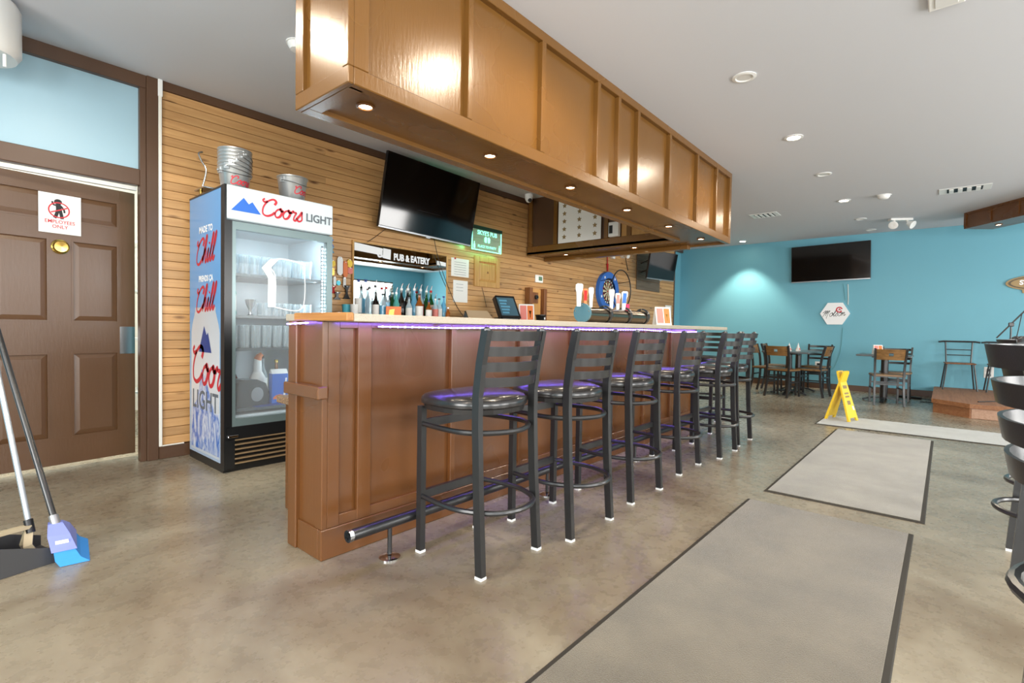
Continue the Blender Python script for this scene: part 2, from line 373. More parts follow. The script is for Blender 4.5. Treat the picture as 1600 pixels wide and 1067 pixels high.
    def obj(s, name, mat, parent=None, smooth=False, world=False):
        me = bpy.data.meshes.new(name); me.from_pydata(s.v, [], s.f); me.validate(); me.update()
        import bmesh
        bm = bmesh.new(); bm.from_mesh(me); bmesh.ops.recalc_face_normals(bm, faces=bm.faces); bm.to_mesh(me); bm.free()
        if smooth:
            me.polygons.foreach_set('use_smooth', [True]*len(me.polygons))
            try: me.set_sharp_from_angle(angle=math.radians(40))
            except Exception: pass
        me.materials.append(M[mat] if isinstance(mat, str) else mat)
        o = bpy.data.objects.new(name, me); COL.objects.link(o)
        if parent is not None:
            o.parent = parent
            if world: o.matrix_parent_inverse = Matrix.Translation(-parent.location)
        return o
def smooth(pts, n=6):
    if len(pts) < 3: return pts
    out = []; P = [pts[0]] + list(pts) + [pts[-1]]; D = len(pts[0])
    for i in range(1, len(P)-2):
        for k in range(n):
            t = k/n
            out.append(tuple(0.5*((2*P[i][d]) + (-P[i-1][d]+P[i+1][d])*t + (2*P[i-1][d]-5*P[i][d]+4*P[i+1][d]-P[i+2][d])*t*t + (-P[i-1][d]+3*P[i][d]-3*P[i+1][d]+P[i+2][d])*t**3) for d in range(D)))
    out.append(tuple(pts[-1])); return out
def tag(o, label=None, cat=None, group=None, kind=None):
    if label: o['label'] = label
    if cat: o['category'] = cat
    if group: o['group'] = group
    if kind: o['kind'] = kind
    return o
def thing(name, label, cat, loc=(0, 0, 0), rz=0.0, group=None):
    o = bpy.data.objects.new(name, None); COL.objects.link(o); o.empty_display_size = 0.1
    o.location = loc; o.rotation_euler = (0, 0, rz)
    return tag(o, label, cat, group)
def struct(name, b, mat, parent=None):
    o = b.obj(name, mat, parent)
    if parent is None: o['kind'] = 'structure'
    return o
def copy_tree(o, parent=None):
    c = o.copy(); COL.objects.link(c); c.parent = parent
    for ch in [q for q in bpy.data.objects if q.parent is o]: copy_tree(ch, c)
    return c
def dup(root, loc, rz, label=None, group=None):
    r = copy_tree(root); r.location = loc; r.rotation_euler = (0, 0, rz)
    if label: r['label'] = label
    if group: r['group'] = group
    return r
def text(name, s, size, mat, fr, parent, world=True, d=0.002, fat=0.0, shear=0.0, align='CENTER', sx=1.0):
    """flat lettering in the frame's plane"""
    cu = bpy.data.curves.new('t', 'FONT'); cu.body = s; cu.size = size; cu.align_x = align; cu.align_y = 'CENTER'; cu.offset = fat; cu.shear = shear; cu.resolution_u = 3
    t = bpy.data.objects.new('t', cu); COL.objects.link(t)
    me = bpy.data.meshes.new_from_object(t.evaluated_get(bpy.context.evaluated_depsgraph_get()))
    bpy.data.objects.remove(t); bpy.data.curves.remove(cu)
    o, x, y = [Vector(q) for q in fr]; nn = x.cross(y).normalized(); x = x.normalized(); y = y.normalized()
    b = B(); b.add([o + x*p.co.x*sx + y*p.co.y + nn*d for p in me.vertices], [tuple(p.vertices) for p in me.polygons])
    bpy.data.meshes.remove(me)
    return b.obj(name, mat, parent, world=world)
# brush-script strokes, x to the right, y up, x-height 1
SC = {'C': ([[(1.25, 1.25), (1.35, 1.6), (1.0, 1.8), (0.5, 1.5), (0.2, 0.85), (0.3, 0.2), (0.75, 0.0), (1.2, 0.2), (1.45, 0.5)], [(0.15, 1.75), (0.0, 1.55), (0.2, 1.4), (0.5, 1.5)]], 1.4),
      'o': ([[(0.6, 0.95), (0.25, 0.8), (0.1, 0.4), (0.3, 0.03), (0.62, 0.12), (0.78, 0.55), (0.62, 0.93), (0.5, 0.95), (0.62, 0.74), (0.95, 0.78)]], 0.86),
      'r': ([[(0.0, 0.72), (0.2, 0.98), (0.3, 0.86), (0.55, 0.84), (0.42, 0.4), (0.42, 0.1), (0.58, 0.0), (0.8, 0.25)]], 0.72),
      's': ([[(0.0, 0.2), (0.3, 0.72), (0.42, 1.05), (0.5, 0.62), (0.58, 0.2), (0.36, 0.0), (0.1, 0.1)]], 0.6),
      'h': ([[(0.0, 0.2), (0.4, 1.1), (0.52, 1.75), (0.38, 1.85), (0.24, 1.2), (0.12, 0.0)], [(0.14, 0.2), (0.36, 0.82), (0.56, 0.85), (0.54, 0.3), (0.66, 0.0), (0.88, 0.25)]], 0.85),
      'i': ([[(0.0, 0.3), (0.2, 0.92), (0.14, 0.25), (0.28, 0.0), (0.48, 0.3)], [(0.24, 1.22), (0.28, 1.34)]], 0.45),
      'l': ([[(0.0, 0.3), (0.38, 1.2), (0.46, 1.8), (0.32, 1.82), (0.2, 1.1), (0.18, 0.25), (0.32, 0.0), (0.54, 0.3)]], 0.5),
      'M': ([[(-0.3, 1.0), (0.1, 1.5), (0.3, 1.55), (0.1, 0.7), (-0.05, 0.0)], [(0.15, 0.7), (0.5, 1.4), (0.72, 1.55), (0.55, 0.8), (0.45, 0.2)], [(0.55, 0.7), (0.95, 1.4), (1.15, 1.5), (0.95, 0.6), (0.9, -0.3), (1.0, -0.5)]], 1.3),
      'n': ([[(0.0, 0.7), (0.16, 0.92), (0.12, 0.0)], [(0.14, 0.35), (0.4, 0.9), (0.56, 0.8), (0.54, 0.2), (0.68, 0.05), (0.9, 0.4)]], 0.9)}
def script(name, word, size, mat, fr, parent, w=0.2, slant=0.25, d=0.002, rise=0.0):
    b = B(); x0 = 0.0; tot = sum(SC[c][1] for c in word)
    o, x, y = [Vector(q) for q in fr]; x = x.normalized(); y = y.normalized()
    for c in word:
        for st in SC[c][0]:
            b.ribbon([((p[0]+x0-tot/2+slant*(p[1]-0.7))*size, (p[1]-0.7+rise*(p[0]+x0-tot/2))*size) for p in st], w*size, (o, x, y), d, 0.25)
        x0 += SC[c][1]
    return b.obj(name, mat, parent, world=True)

X, Y, Z = Vector((1, 0, 0)), Vector((0, 1, 0)), Vector((0, 0, 1))
def FRV(u, v, z): return (Vector((u, v, z)), X, Z)                # faces -v
def FRU(u, v, z): return (Vector((u, v, z)), -Y, Z)               # faces -u

# ================================================================== THE SETTING
struct('floor', B().box(UNEAR-0.1, UFAR+0.1, VR-0.1, 7.6, -0.08, 0), 'floor')
struct('ceiling', B().box(UNEAR-0.1, UFAR+0.1, VR-0.1, 7.6, ZC, ZC+0.08), 'ceiling')
# back wall: solid wall left of the door, over the door, and behind the planks
DL, DR, DT = 0.13, 1.076, 2.10              # door opening
wb = struct('wall_back', B().box(UNEAR, DL-0.07, VB+0.02, VB+0.14, 0, ZC).box(1.10, UFAR, VB+0.022, VB+0.14, 0, ZC).box(DL-0.07, 1.10, VB+0.06, VB+0.14, DT+0.09, ZC), 'teal')
PU0, PU1 = 1.212, 10.93
rows = 40; z0 = 0.105; pitch = (2.86 - z0)/rows
def plank(u0, u1, za, zb):
    g = 0.0012; prof = [(VB+0.022, za+g), (VB-0.016, za+g), (VB-0.020, za+0.004), (VB-0.020, zb-0.004), (VB-0.016, zb-g), (VB+0.022, zb-g)]
    m = len(prof); vs = [(u, v, z) for u in (u0+0.0006, u1-0.0006) for v, z in prof]
    fs = [tuple(range(m)), tuple(range(m, 2*m))] + [(k, (k+1) % m, (k+1) % m+m, k+m) for k in range(m)]
    B().add(vs, fs).obj('plank', 'plank', wb)
for r in range(rows):
    u = PU0; nxt = u + random.uniform(1.2, 4.2)
    while True:
        e = min(nxt, PU1)
        if PU1 - e < 0.7: e = PU1
        plank(u, e, z0+r*pitch, z0+(r+1)*pitch)
        if e >= PU1: break
        u = e; nxt = u + random.uniform(2.6, 4.2)
struct('wall_far', B().box(UFAR, UFAR+0.12, VR, 7.5, 0, ZC), 'teal')
# wall on the right and wall behind the camera, with their windows
def wall_with_windows(name, rng, wins, along):
    b = B(); a = rng[0]
    def put(p, q, z0, z1):
        if along == 'u': b.box(p, q, VR-0.12, VR, z0, z1)
        else: b.box(UNEAR-0.12, UNEAR, p, q, z0, z1)
    for (p, q) in wins:
        put(a, p, 0, ZC); put(p, q, 0, 0.6); put(p, q, 2.5, ZC); a = q
    put(a, rng[1], 0, ZC)
    return struct(name, b, 'teal')
wall_with_windows('wall_right', (UNEAR, UFAR), RIGHT_WINDOWS, 'u')
wall_with_windows('wall_near', (VR, 7.5), NEAR_WINDOWS, 'v')
n = 0
for along, wins in (('u', RIGHT_WINDOWS), ('v', NEAR_WINDOWS)):
    for (p, q) in wins:
        n += 1; b = B(); w = 0.06
        def fb(a0, a1, z0, z1, t=0.05):
            if along == 'u': b.box(a0, a1, VR-0.10, VR-0.10+t+0.04, z0, z1)
            else: b.box(UNEAR-0.10, UNEAR-0.10+t+0.04, a0, a1, z0, z1)
        fb(p, p+w, 0.6, 2.5); fb(q-w, q, 0.6, 2.5); fb(p+w, q-w, 0.6, 0.66); fb(p+w, q-w, 2.44, 2.5); fb((p+q)/2-0.025, (p+q)/2+0.025, 0.66, 2.44)
        fr = b.obj('window_%d' % n, 'brown_dark'); fr['kind'] = 'structure'
        g = B()
        if along == 'u': g.box(p+w, q-w, VR-0.085, VR-0.08, 0.66, 2.44)
        else: g.box(UNEAR-0.085, UNEAR-0.08, p+w, q-w, 0.66, 2.44)
        g.obj('pane', 'pane', fr)
# room behind the door
struct('wall_back_room', B().box(-1.2, 3.4, 7.4, 7.5, 0, ZC).box(-1.3, -1.2, VB+0.14, 7.5, 0, ZC).box(3.4, 3.5, VB+0.14, 7.5, 0, ZC), 'offwhite')
point('back_room_lamp', (0.6, 5.6, 1.9), 90, (1.0, 0.93, 0.80), 0.15)
sh = thing('storage_shelf', 'white storage shelf glimpsed through the gap of the brown door', 'shelf', (1.3, 5.9, 0))
for z in (0.4, 0.9, 1.35, 1.8): B().box(1.0, 2.0, 5.7, 6.1, z, z+0.02).obj('shelf_board', 'white', sh, world=True)
for u in (1.0, 1.98):
    for v in (5.7, 6.08): B().box(u, u+0.02, v, v+0.02, 0, 2.0).obj('upright', 'steel', sh, world=True)

# trims
struct('trim_1', B().bbox(DL-0.4, 1.116, VB-0.022, VB+0.055, 2.835, ZC, 0.003), 'brown_dark')                  # over the transom
struct('trim_2', B().bbox(1.212, UFAR, VB-0.032, VB+0.02, 2.86, ZC, 0.003), 'brown_dark')                       # crown along the planks
struct('trim_3', B().bbox(1.116, 1.191, VB-0.035, VB+0.06, 0, ZC, 0.004), 'brown_dark')                         # tall post beside the door
struct('trim_4', B().bbox(DL-0.07, 1.076, VB-0.02, VB+0.055, DT, DT+0.12, 0.004), 'brown_dark')                 # door header
struct('trim_5', B().bbox(1.076, 1.116, VB-0.02, VB+0.055, 0, 2.835, 0.003), 'brown_dark')                       # jamb and transom stile
struct('trim_6', B().bbox(DL-0.07, DL, VB-0.02, VB+0.14, 0, 2.835, 0.003), 'brown_dark')
struct('trim_7', B().bbox(PU1, PU1+0.05, VB-0.03, VB+0.02, 0, 2.86, 0.003), 'brown_dark')                       # end of the planks
struct('door_gap_light', B().box(DL, 1.076, VB+0.07, VB+0.10, DT-0.025, DT), 'white')                                   # white strip standing in for light in the gap above the door
struct('baseboard_back', B().bbox(1.191, UFAR, VB-0.03, VB+0.02, 0, 0.10, 0.003), 'brown_dark')
struct('baseboard_far', B().bbox(UFAR-0.018, UFAR, VR, VB-0.03, 0, 0.105, 0.003), 'brown_dark')
tr = struct('window_7', B().box(DL, 1.076, VB+0.025, VB+0.04, DT+0.12, 2.835), 'teal_trans')                   # pale blue transom panel
rw = tag(B().bbox(1.191, 1.213, VB-0.04, VB-0.021, 0.10, 2.90, 0.003).obj('cable_raceway', 'whitecable'), 'thin white cable raceway running up the wall beside the brown post', 'raceway')
B().bbox(1.187, 1.217, VB-0.046, VB-0.021, 2.80, 2.93, 0.003).obj('end_cap', 'white', rw)
tag(B().tube([(1.213, VB-0.036, 0.105), (1.36, VB-0.036, 0.106)], 0.006, 6).obj('white_cable', 'whitecable'), 'white cable lying on the baseboard left of the fridge', 'cable')

# ---- the door leaf, ajar into the back room
door = thing('door_1', 'brown six-panel door standing ajar under the pale blue transom', 'door', (DL+0.012, VB+0.13, 0.032), math.radians(6.0))
door['kind'] = 'structure'; del door['category']
DW, DH, T = 0.955, 2.045, 0.042
xs = [(0.155, 0.442), (0.565, 0.85)]; zs = [(0.19, 0.81), (1.03, 1.625), (1.752, 1.952)]
for i, (a, b_) in enumerate(((0, .155), (.442, .565), (.85, DW))): B().box(a, b_, -T/2, T/2, 0, DH).obj('stile', 'door', door)
for a, b_ in ((0, .19), (.81, 1.03), (1.625, 1.752), (1.952, DH)):
    for c, d in xs: B().box(c, d, -T/2, T/2, a, b_).obj('rail', 'door', door)
for c, d in xs:
    for a, b_ in zs:
        # raised panel with sloping margins
        m = 0.045; y0, y1 = -T/2+0.014, -T/2+0.003
        vs = [(c, y0, a), (d, y0, a), (d, y0, b_), (c, y0, b_), (c+m, y1, a+m), (d-m, y1, a+m), (d-m, y1, b_-m), (c+m, y1, b_-m)]
        vs += [(c, T/2-0.01, a), (d, T/2-0.01, a), (d, T/2-0.01, b_), (c, T/2-0.01, b_)]
        fs = [(4, 5, 6, 7)] + [(k, (k+1) % 4, (k+1) % 4+4, k+4) for k in range(4)] + [(8, 9, 10, 11)] + [(k, (k+1) % 4, (k+1) % 4+8, k+8) for k in range(4)]
        p = B().add(vs, fs).obj('panel', 'door', door)
        fr = B(); e = 0.012
        for q in ((c, d, a, a+e), (c, d, b_-e, b_), (c, c+e, a+e, b_-e), (d-e, d, a+e, b_-e)): fr.box(q[0], q[1], -T/2-0.003, -T/2+0.008, q[2], q[3])
        fr.obj('moulding', 'door', p)
lp = B().box(DW-0.10, DW-0.002, -T/2-0.004, -T/2, 0.79, 1.0).obj('latch_plate', 'steel', door); lp['label'] = 'brushed metal latch guard plate'
kb = B().lathe([(0.052, 0), (0.052, 0.010), (0.045, 0.016), (0.040, 0.02), (0.038, 0.03), (0, 0.032)], 24, (0.503, -T/2, 1.565), axis=(0, -1, 0)).obj('deadbolt', 'brass', door, True); kb['label'] = 'round brass deadbolt'
# paper sign taped to the door
ca, sa = math.cos(math.radians(6)), math.sin(math.radians(6)); xl = 0.502
sg = thing('door_notice', 'white employees only paper notice taped to the brown door', 'sign', (DL+0.012+xl*ca+0.0255*sa, VB+0.13+xl*sa-0.0255*ca, 1.69), math.radians(6.0))
B().box(-0.115, 0.118, -0.004, -0.002, 0.0, 0.278).obj('sheet', 'paper', sg)
fl = lambda x, z: (Vector((x, -0.0045, z)), X, Z)
text('lettering', 'EMPLOYEES\nONLY', 0.034, 'red', fl(0.0, 0.064), sg, False, 0.0006, 0.0004, sx=0.95)
pic = B()
pic.prism([(0.022*math.cos(a*PI/8), 0.020*math.sin(a*PI/8)) for a in range(16)], fl(-0.01, 0.222), 0, 0.0008)
pic.ribbon([(-0.015, 0.205), (-0.012, 0.17), (-0.02, 0.13), (-0.03, 0.108)], 0.02, fl(0, 0), 0.0007)
pic.ribbon([(-0.005, 0.205), (0.0, 0.17), (0.008, 0.13), (0.012, 0.105)], 0.02, fl(0, 0), 0.0009)
pic.ribbon([(-0.014, 0.198), (-0.035, 0.200), (-0.042, 0.222)], 0.011, fl(0, 0), 0.0009)
pic.ribbon([(0.004, 0.198), (0.022, 0.17), (0.025, 0.15)], 0.011, fl(0, 0), 0.0009)
pic.obj('pictogram', 'blackprint', sg)
rg = B(); rg.ribbon([(-0.005+0.056*math.cos(a*PI/10), 0.165+0.052*math.sin(a*PI/10)) for a in range(21)], 0.008, fl(0, 0), 0.0013)
rg.ribbon([(-0.05, 0.145), (-0.005, 0.165), (0.04, 0.187)], 0.008, fl(0, 0), 0.0013)
rg.obj('prohibition_ring', 'red', sg)

# ================================================================== BULKHEAD OVER THE BAR
BV0, BV1, BU0, BU1, BZ = 1.96, 2.43, 1.215, 6.20, 2.11
bk = thing('ceiling_bulkhead', 'golden brown panelled bulkhead hanging from the ceiling over the bar', 'bulkhead', (BU0, BV0, BZ))
def P(name, b, mat='bulk', par=bk): return b.obj(name, mat, par, world=True)
P('core', B().box(BU0+0.03, BU1-0.03, BV0+0.05, BV1-0.03, BZ+0.05, ZC).box(5.72, BU1-0.03, BV1-0.03, VB-0.02, BZ+0.12, ZC), 'brown')
# front face: rails, battens, panels
P('bottom_rail', B().bbox(BU0, BU1, BV0, BV0+0.05, BZ, BZ+0.075, 0.004)); P('top_rail', B().bbox(BU0, BU1, BV0, BV0+0.05, ZC-0.06, ZC, 0.003))
bat = [(1.215, 1.29), (1.895, 1.93), (2.535, 2.575), (3.20, 3.24), (3.505, 3.545), (3.83, 3.87), (4.46, 4.50), (5.14, 5.18), (5.71, 5.75), (6.15, 6.20)]
for a, b_ in bat: P('batten', B().bbox(a, b_, BV0, BV0+0.045, BZ+0.075, ZC-0.06, 0.003))
for i in range(len(bat)-1): P('panel', B().box(bat[i][1], bat[i+1][0], BV0+0.036, BV0+0.05, BZ+0.075, ZC-0.06))
# near end
P('end_rail', B().bbox(BU0-0.028, BU0, BV0, BV1, BZ, BZ+0.075, 0.004)); P('end_top_rail', B().bbox(BU0-0.028, BU0, BV0, BV1, ZC-0.06, ZC, 0.003))
for a, b_ in ((BV0, BV0+0.05), (BV1-0.075, BV1)): P('batten', B().bbox(BU0-0.028, BU0, a, b_, BZ+0.075, ZC-0.06, 0.003))
P('panel', B().box(BU0-0.006, BU0+0.02, BV0+0.05, BV1-0.075, BZ+0.075, ZC-0.06))
# far end
P('far_end_panel', B().bbox(BU1, BU1+0.015, BV0, VB-0.04, BZ, ZC, 0.003))
# underside with its raised edge strips
P('underside', B().box(BU0, BU1, BV0+0.03, BV1-0.02, BZ+0.022, BZ+0.05))
P('edge_strip', B().bbox(BU0, 5.69, BV1-0.075, BV1, BZ, BZ+0.03, 0.003)); P('edge_strip', B().bbox(BU0, BU0+0.07, BV0+0.03, BV1-0.075, BZ, BZ+0.03, 0.003))
P('back_panel', B().box(BU0, 5.69, BV1-0.03, BV1, BZ+0.03, ZC))
# return towards the wall: open shelf front facing the near side
P('underside', B().box(5.69, BU1, BV1-0.02, VB-0.04, BZ+0.02, BZ+0.05)); P('bottom_rail', B().bbox(5.69, 5.72, BV1, VB-0.04, BZ, BZ+0.13, 0.004))
P('edge_strip', B().bbox(BU1-0.09, BU1, BV1, VB-0.04, BZ-0.03, BZ+0.02, 0.003))
for v in (BV1+0.02, 2.98, 3.30, 3.75, 4.10, 4.54): P('post', B().bbox(5.69, 5.735, v, v+0.06, BZ+0.13, ZC, 0.003))
P('panel', B().box(5.718, 5.722, 3.12, VB-0.04, BZ+0.13, ZC), 'brown_dark')
P('panel', B().box(5.716, 5.722, BV1+0.04, 3.12, BZ+0.13, ZC), 'pine')
def downlight(u, v, z, on, label, group, r=0.04, power=0, mat_on='lamp_on', angle=110, rim='white'):
    t = thing('recessed_downlight', label, 'downlight', (u, v, z), 0, group)
    B().lathe([(r*1.45, 0), (r*1.5, -0.006), (r*1.1, -0.010), (r, -0.006), (r, 0.0)], 24, caps=False).obj('trim_ring', rim, t, True)
    B().lathe([(r, -0.004), (0.0, -0.0045)], 20, caps=False).obj('lens', mat_on if on else 'lamp_off', t)
    if on and power: spot('downlight_beam', (u, v, z-0.02), power, WARM, angle, 0.5, r)
for i, u in enumerate((1.40, 2.278, 3.154, 4.036, 4.92, 5.803)):
    nm = ['nearest', 'second', 'third', 'fourth', 'fifth', 'farthest'][i]
    downlight(u, 2.155, BZ+0.022, True, '%s small warm puck light under the front of the bulkhead' % nm, 'puck lights under the bulkhead', 0.030, 7, 'lamp_small', 140, 'brown')
for i, (u, v) in enumerate(((5.95, 4.12), (5.93, 3.05))):
    downlight(u, v, BZ+0.02, True, ['warm puck light under the bulkhead return nearest the plank wall', 'warm puck light under the bulkhead return midway to the bar'][i], 'puck lights under the bulkhead', 0.030, 6, 'lamp_small', 140, 'brown')
# sticker sheets on the return
stp = thing('patterned_sheet', 'large white sheet with rows of gold stars fixed on the bulkhead return', 'poster', (5.69, 3.72, 2.25))
B().box(5.684, 5.687, 3.40, 4.07, 2.24, 2.93-0.02).obj('sheet', 'paper', stp, world=True)
star = [(math.cos(PI/2+k*PI/5)*(1 if k % 2 == 0 else 0.5), math.sin(PI/2+k*PI/5)*(1 if k % 2 == 0 else 0.5)) for k in range(10)]
for c in range(3):
    for r in range(6): B().prism([(a*0.038, b_*0.036) for a, b_ in star], FRU(5.683, 3.97-c*0.24, 2.32+r*0.105), 0, 0.001).obj('gold_star', 'signgold', stp, world=True)
pc = thing('small_carton', 'small white printed carton standing on the bulkhead shelf', 'carton', (5.66, 3.17, 2.24))
B().bbox(5.63, 5.686, 3.12, 3.26, BZ+0.13, BZ+0.31, 0.003).obj('box', 'paper', pc, world=True)
B().box(5.628, 5.63, 3.20, 3.25, BZ+0.17, BZ+0.27).obj('print', 'blackprint', pc, world=True)
tag(B().tube(smooth([(5.68, 2.86, 2.75), (5.67, 2.80, 2.56), (5.66, 2.74, 2.48), (5.66, 2.66, 2.50), (5.67, 2.62, 2.62)], 5), 0.010, 6).obj('white_hose', 'whitecable'), 'white hose looping in front of the bulkhead return', 'hose')

# ================================================================== BAR
FV, NU, EU = 2.126, 1.175, 5.66              # front plane, near end, far end
bar = thing('bar', 'glossy brown panelled bar with battens and a tall baseboard', 'bar', (NU, FV, 0))
P2 = lambda name, b, mat='brown': b.obj(name, mat, bar, world=True)
P2('core', B().box(NU+0.02, EU-0.02, FV+0.023, 2.33, 0.0, 1.09))
P2('baseboard', B().bbox(NU-0.012, EU, FV-0.012, FV+0.02, 0, 0.14, 0.004)); P2('baseboard', B().bbox(NU-0.012, NU+0.012, FV+0.02, 2.335, 0, 0.14, 0.003))
P2('top_rail', B().bbox(NU+0.08, EU, FV-0.004, FV+0.02, 1.06, 1.09, 0.002)); P2('bottom_rail', B().bbox(NU+0.08, EU, FV-0.004, FV+0.02, 0.14, 0.19, 0.002))
bb = [(1.195, 1.255), (1.35, 1.425)] + [(1.95+0.605*k, 1.985+0.605*k) for k in range(6)] + [(5.60, 5.66)]
for a, b_ in bb: P2('batten', B().bbox(a, b_, FV-0.008, FV+0.02, 0.14, 1.09, 0.003))
for i in range(len(bb)-1): P2('panel', B().box(bb[i][1], bb[i+1][0], FV+0.018, FV+0.024, 0.19, 1.06))
P2('corner_board', B().bbox(NU-0.008, NU+0.02, FV-0.008, FV+0.05, 0.14, 1.09, 0.003))
P2('end_panel', B().box(NU, NU+0.02, FV+0.05, 2.34, 0.14, 1.09))
P2('end_board', B().bbox(NU-0.022, NU+0.02, 2.335, 2.415, 0, 1.09, 0.004))
P2('end_block', B().bbox(NU-0.055, NU-0.006, 2.07, 2.395, 0.745, 0.80, 0.004))
P2('far_end_panel', B().box(EU-0.02, EU, FV, 2.34, 0, 1.09))
ct = thing('bar_counter', 'long pale laminate bar counter with a wood end edge', 'counter', (1.15, 1.885, 1.09))
B().bbox(1.18, 5.965, 1.885, 2.50, 1.090, 1.124, 0.003).obj('top', 'counter', ct, world=True)
B().bbox(1.145, 1.18, 1.885, 2.345, 1.092, 1.128, 0.004).obj('end_edge', 'counter_wood', ct, world=True)
# purple led tape under the counter edge
def led(name, pts, label, every):
    t = thing(name, label, 'led strip', pts[0]); B().tube(pts, 0.004, 6).obj('tape', 'led_strip', t, world=True)
    L = 0; out = B()
    for a, b_ in zip(pts, pts[1:]):
        a = Vector(a); d = Vector(b_)-a; k = int(d.length/every)
        for j in range(k): p = a + d*(j+0.5)/k; out.bbox(p.x-0.004, p.x+0.004, p.y-0.007, p.y-0.001, p.z-0.004, p.z+0.004, 0.001)
    o = out.obj('diodes', 'led_purple', t, world=True); o['kind'] = 'stuff'
led('led_tape', [(1.45, 2.105, 1.070), (1.95, 2.105, 1.068), (2.6, 2.105, 1.078), (3.4, 2.105, 1.070), (4.3, 2.105, 1.078), (5.0, 2.105, 1.06), (5.62, 2.105, 1.066)], 'string of purple led lights along the bar front under the counter', 0.045)
led('led_tape', [(1.140, 2.40, 1.075), (1.142, 2.20, 1.082)], 'short purple led strip on the near end of the bar', 0.045)
for k in range(7): area('led_glow', (1.55+0.64*k, 2.075, 1.083), (math.radians(15), 0, 0), 0.6, 0.02, 1.0, (0.22, 0.12, 1.0))
area('led_glow', (1.125, 2.3, 1.085), (0, math.radians(-15), 0), 0.02, 0.2, 0.35, (0.22, 0.12, 1.0))
# foot rail
fr_ = thing('foot_rail', 'black metal foot rail on flanged posts along the bar', 'rail', (1.4, 1.92, 0))
B().tube([(1.20, 1.925, 0.165), (5.70, 1.925, 0.165)], 0.026, 14).obj('rail', 'black', fr_, True, world=True)
B().lathe([(0.027, 0), (0.027, 0.02), (0.013, 0.02), (0.013, 0.0)], 14, (1.181, 1.925, 0.165), axis=(1, 0, 0), caps=False).obj('end_collar', 'steel', fr_, world=True)
for u in (1.40, 2.62, 3.84, 5.06):
    p = B().cyl((u, 1.925, 0.02), (u, 1.925, 0.16), 0.0105, n=10).obj('post', 'black', fr_, True, world=True)
    fl_ = B().lathe([(0.0, 0.0), (0.05, 0), (0.05, 0.006), (0.03, 0.014), (0.0, 0.016)], 20, (u, 1.925, 0)).obj('flange', 'chrome', p, True)
    fl_.matrix_parent_inverse = Matrix.Identity(4)
# low workbench behind the bar
wk = thing('under_bar_bench', 'low brown bench with mottled laminate top behind the bar end', 'bench', (1.36, 2.42, 0))
B().bbox(1.37, 5.64, 2.42, 2.90, 0.0, 0.62, 0.003).obj('body', 'brown', wk, world=True)
B().bbox(1.33, 5.66, 2.42, 2.93, 0.62, 0.66, 0.004).obj('top', 'granite', wk, world=True)
tag(B().bbox(1.74, 3.6, 2.96, 3.44, 0.0, 0.014, 0.004).obj('rubber_mat', 'rubber'), 'black rubber mat on the floor behind the bar end', 'mat')

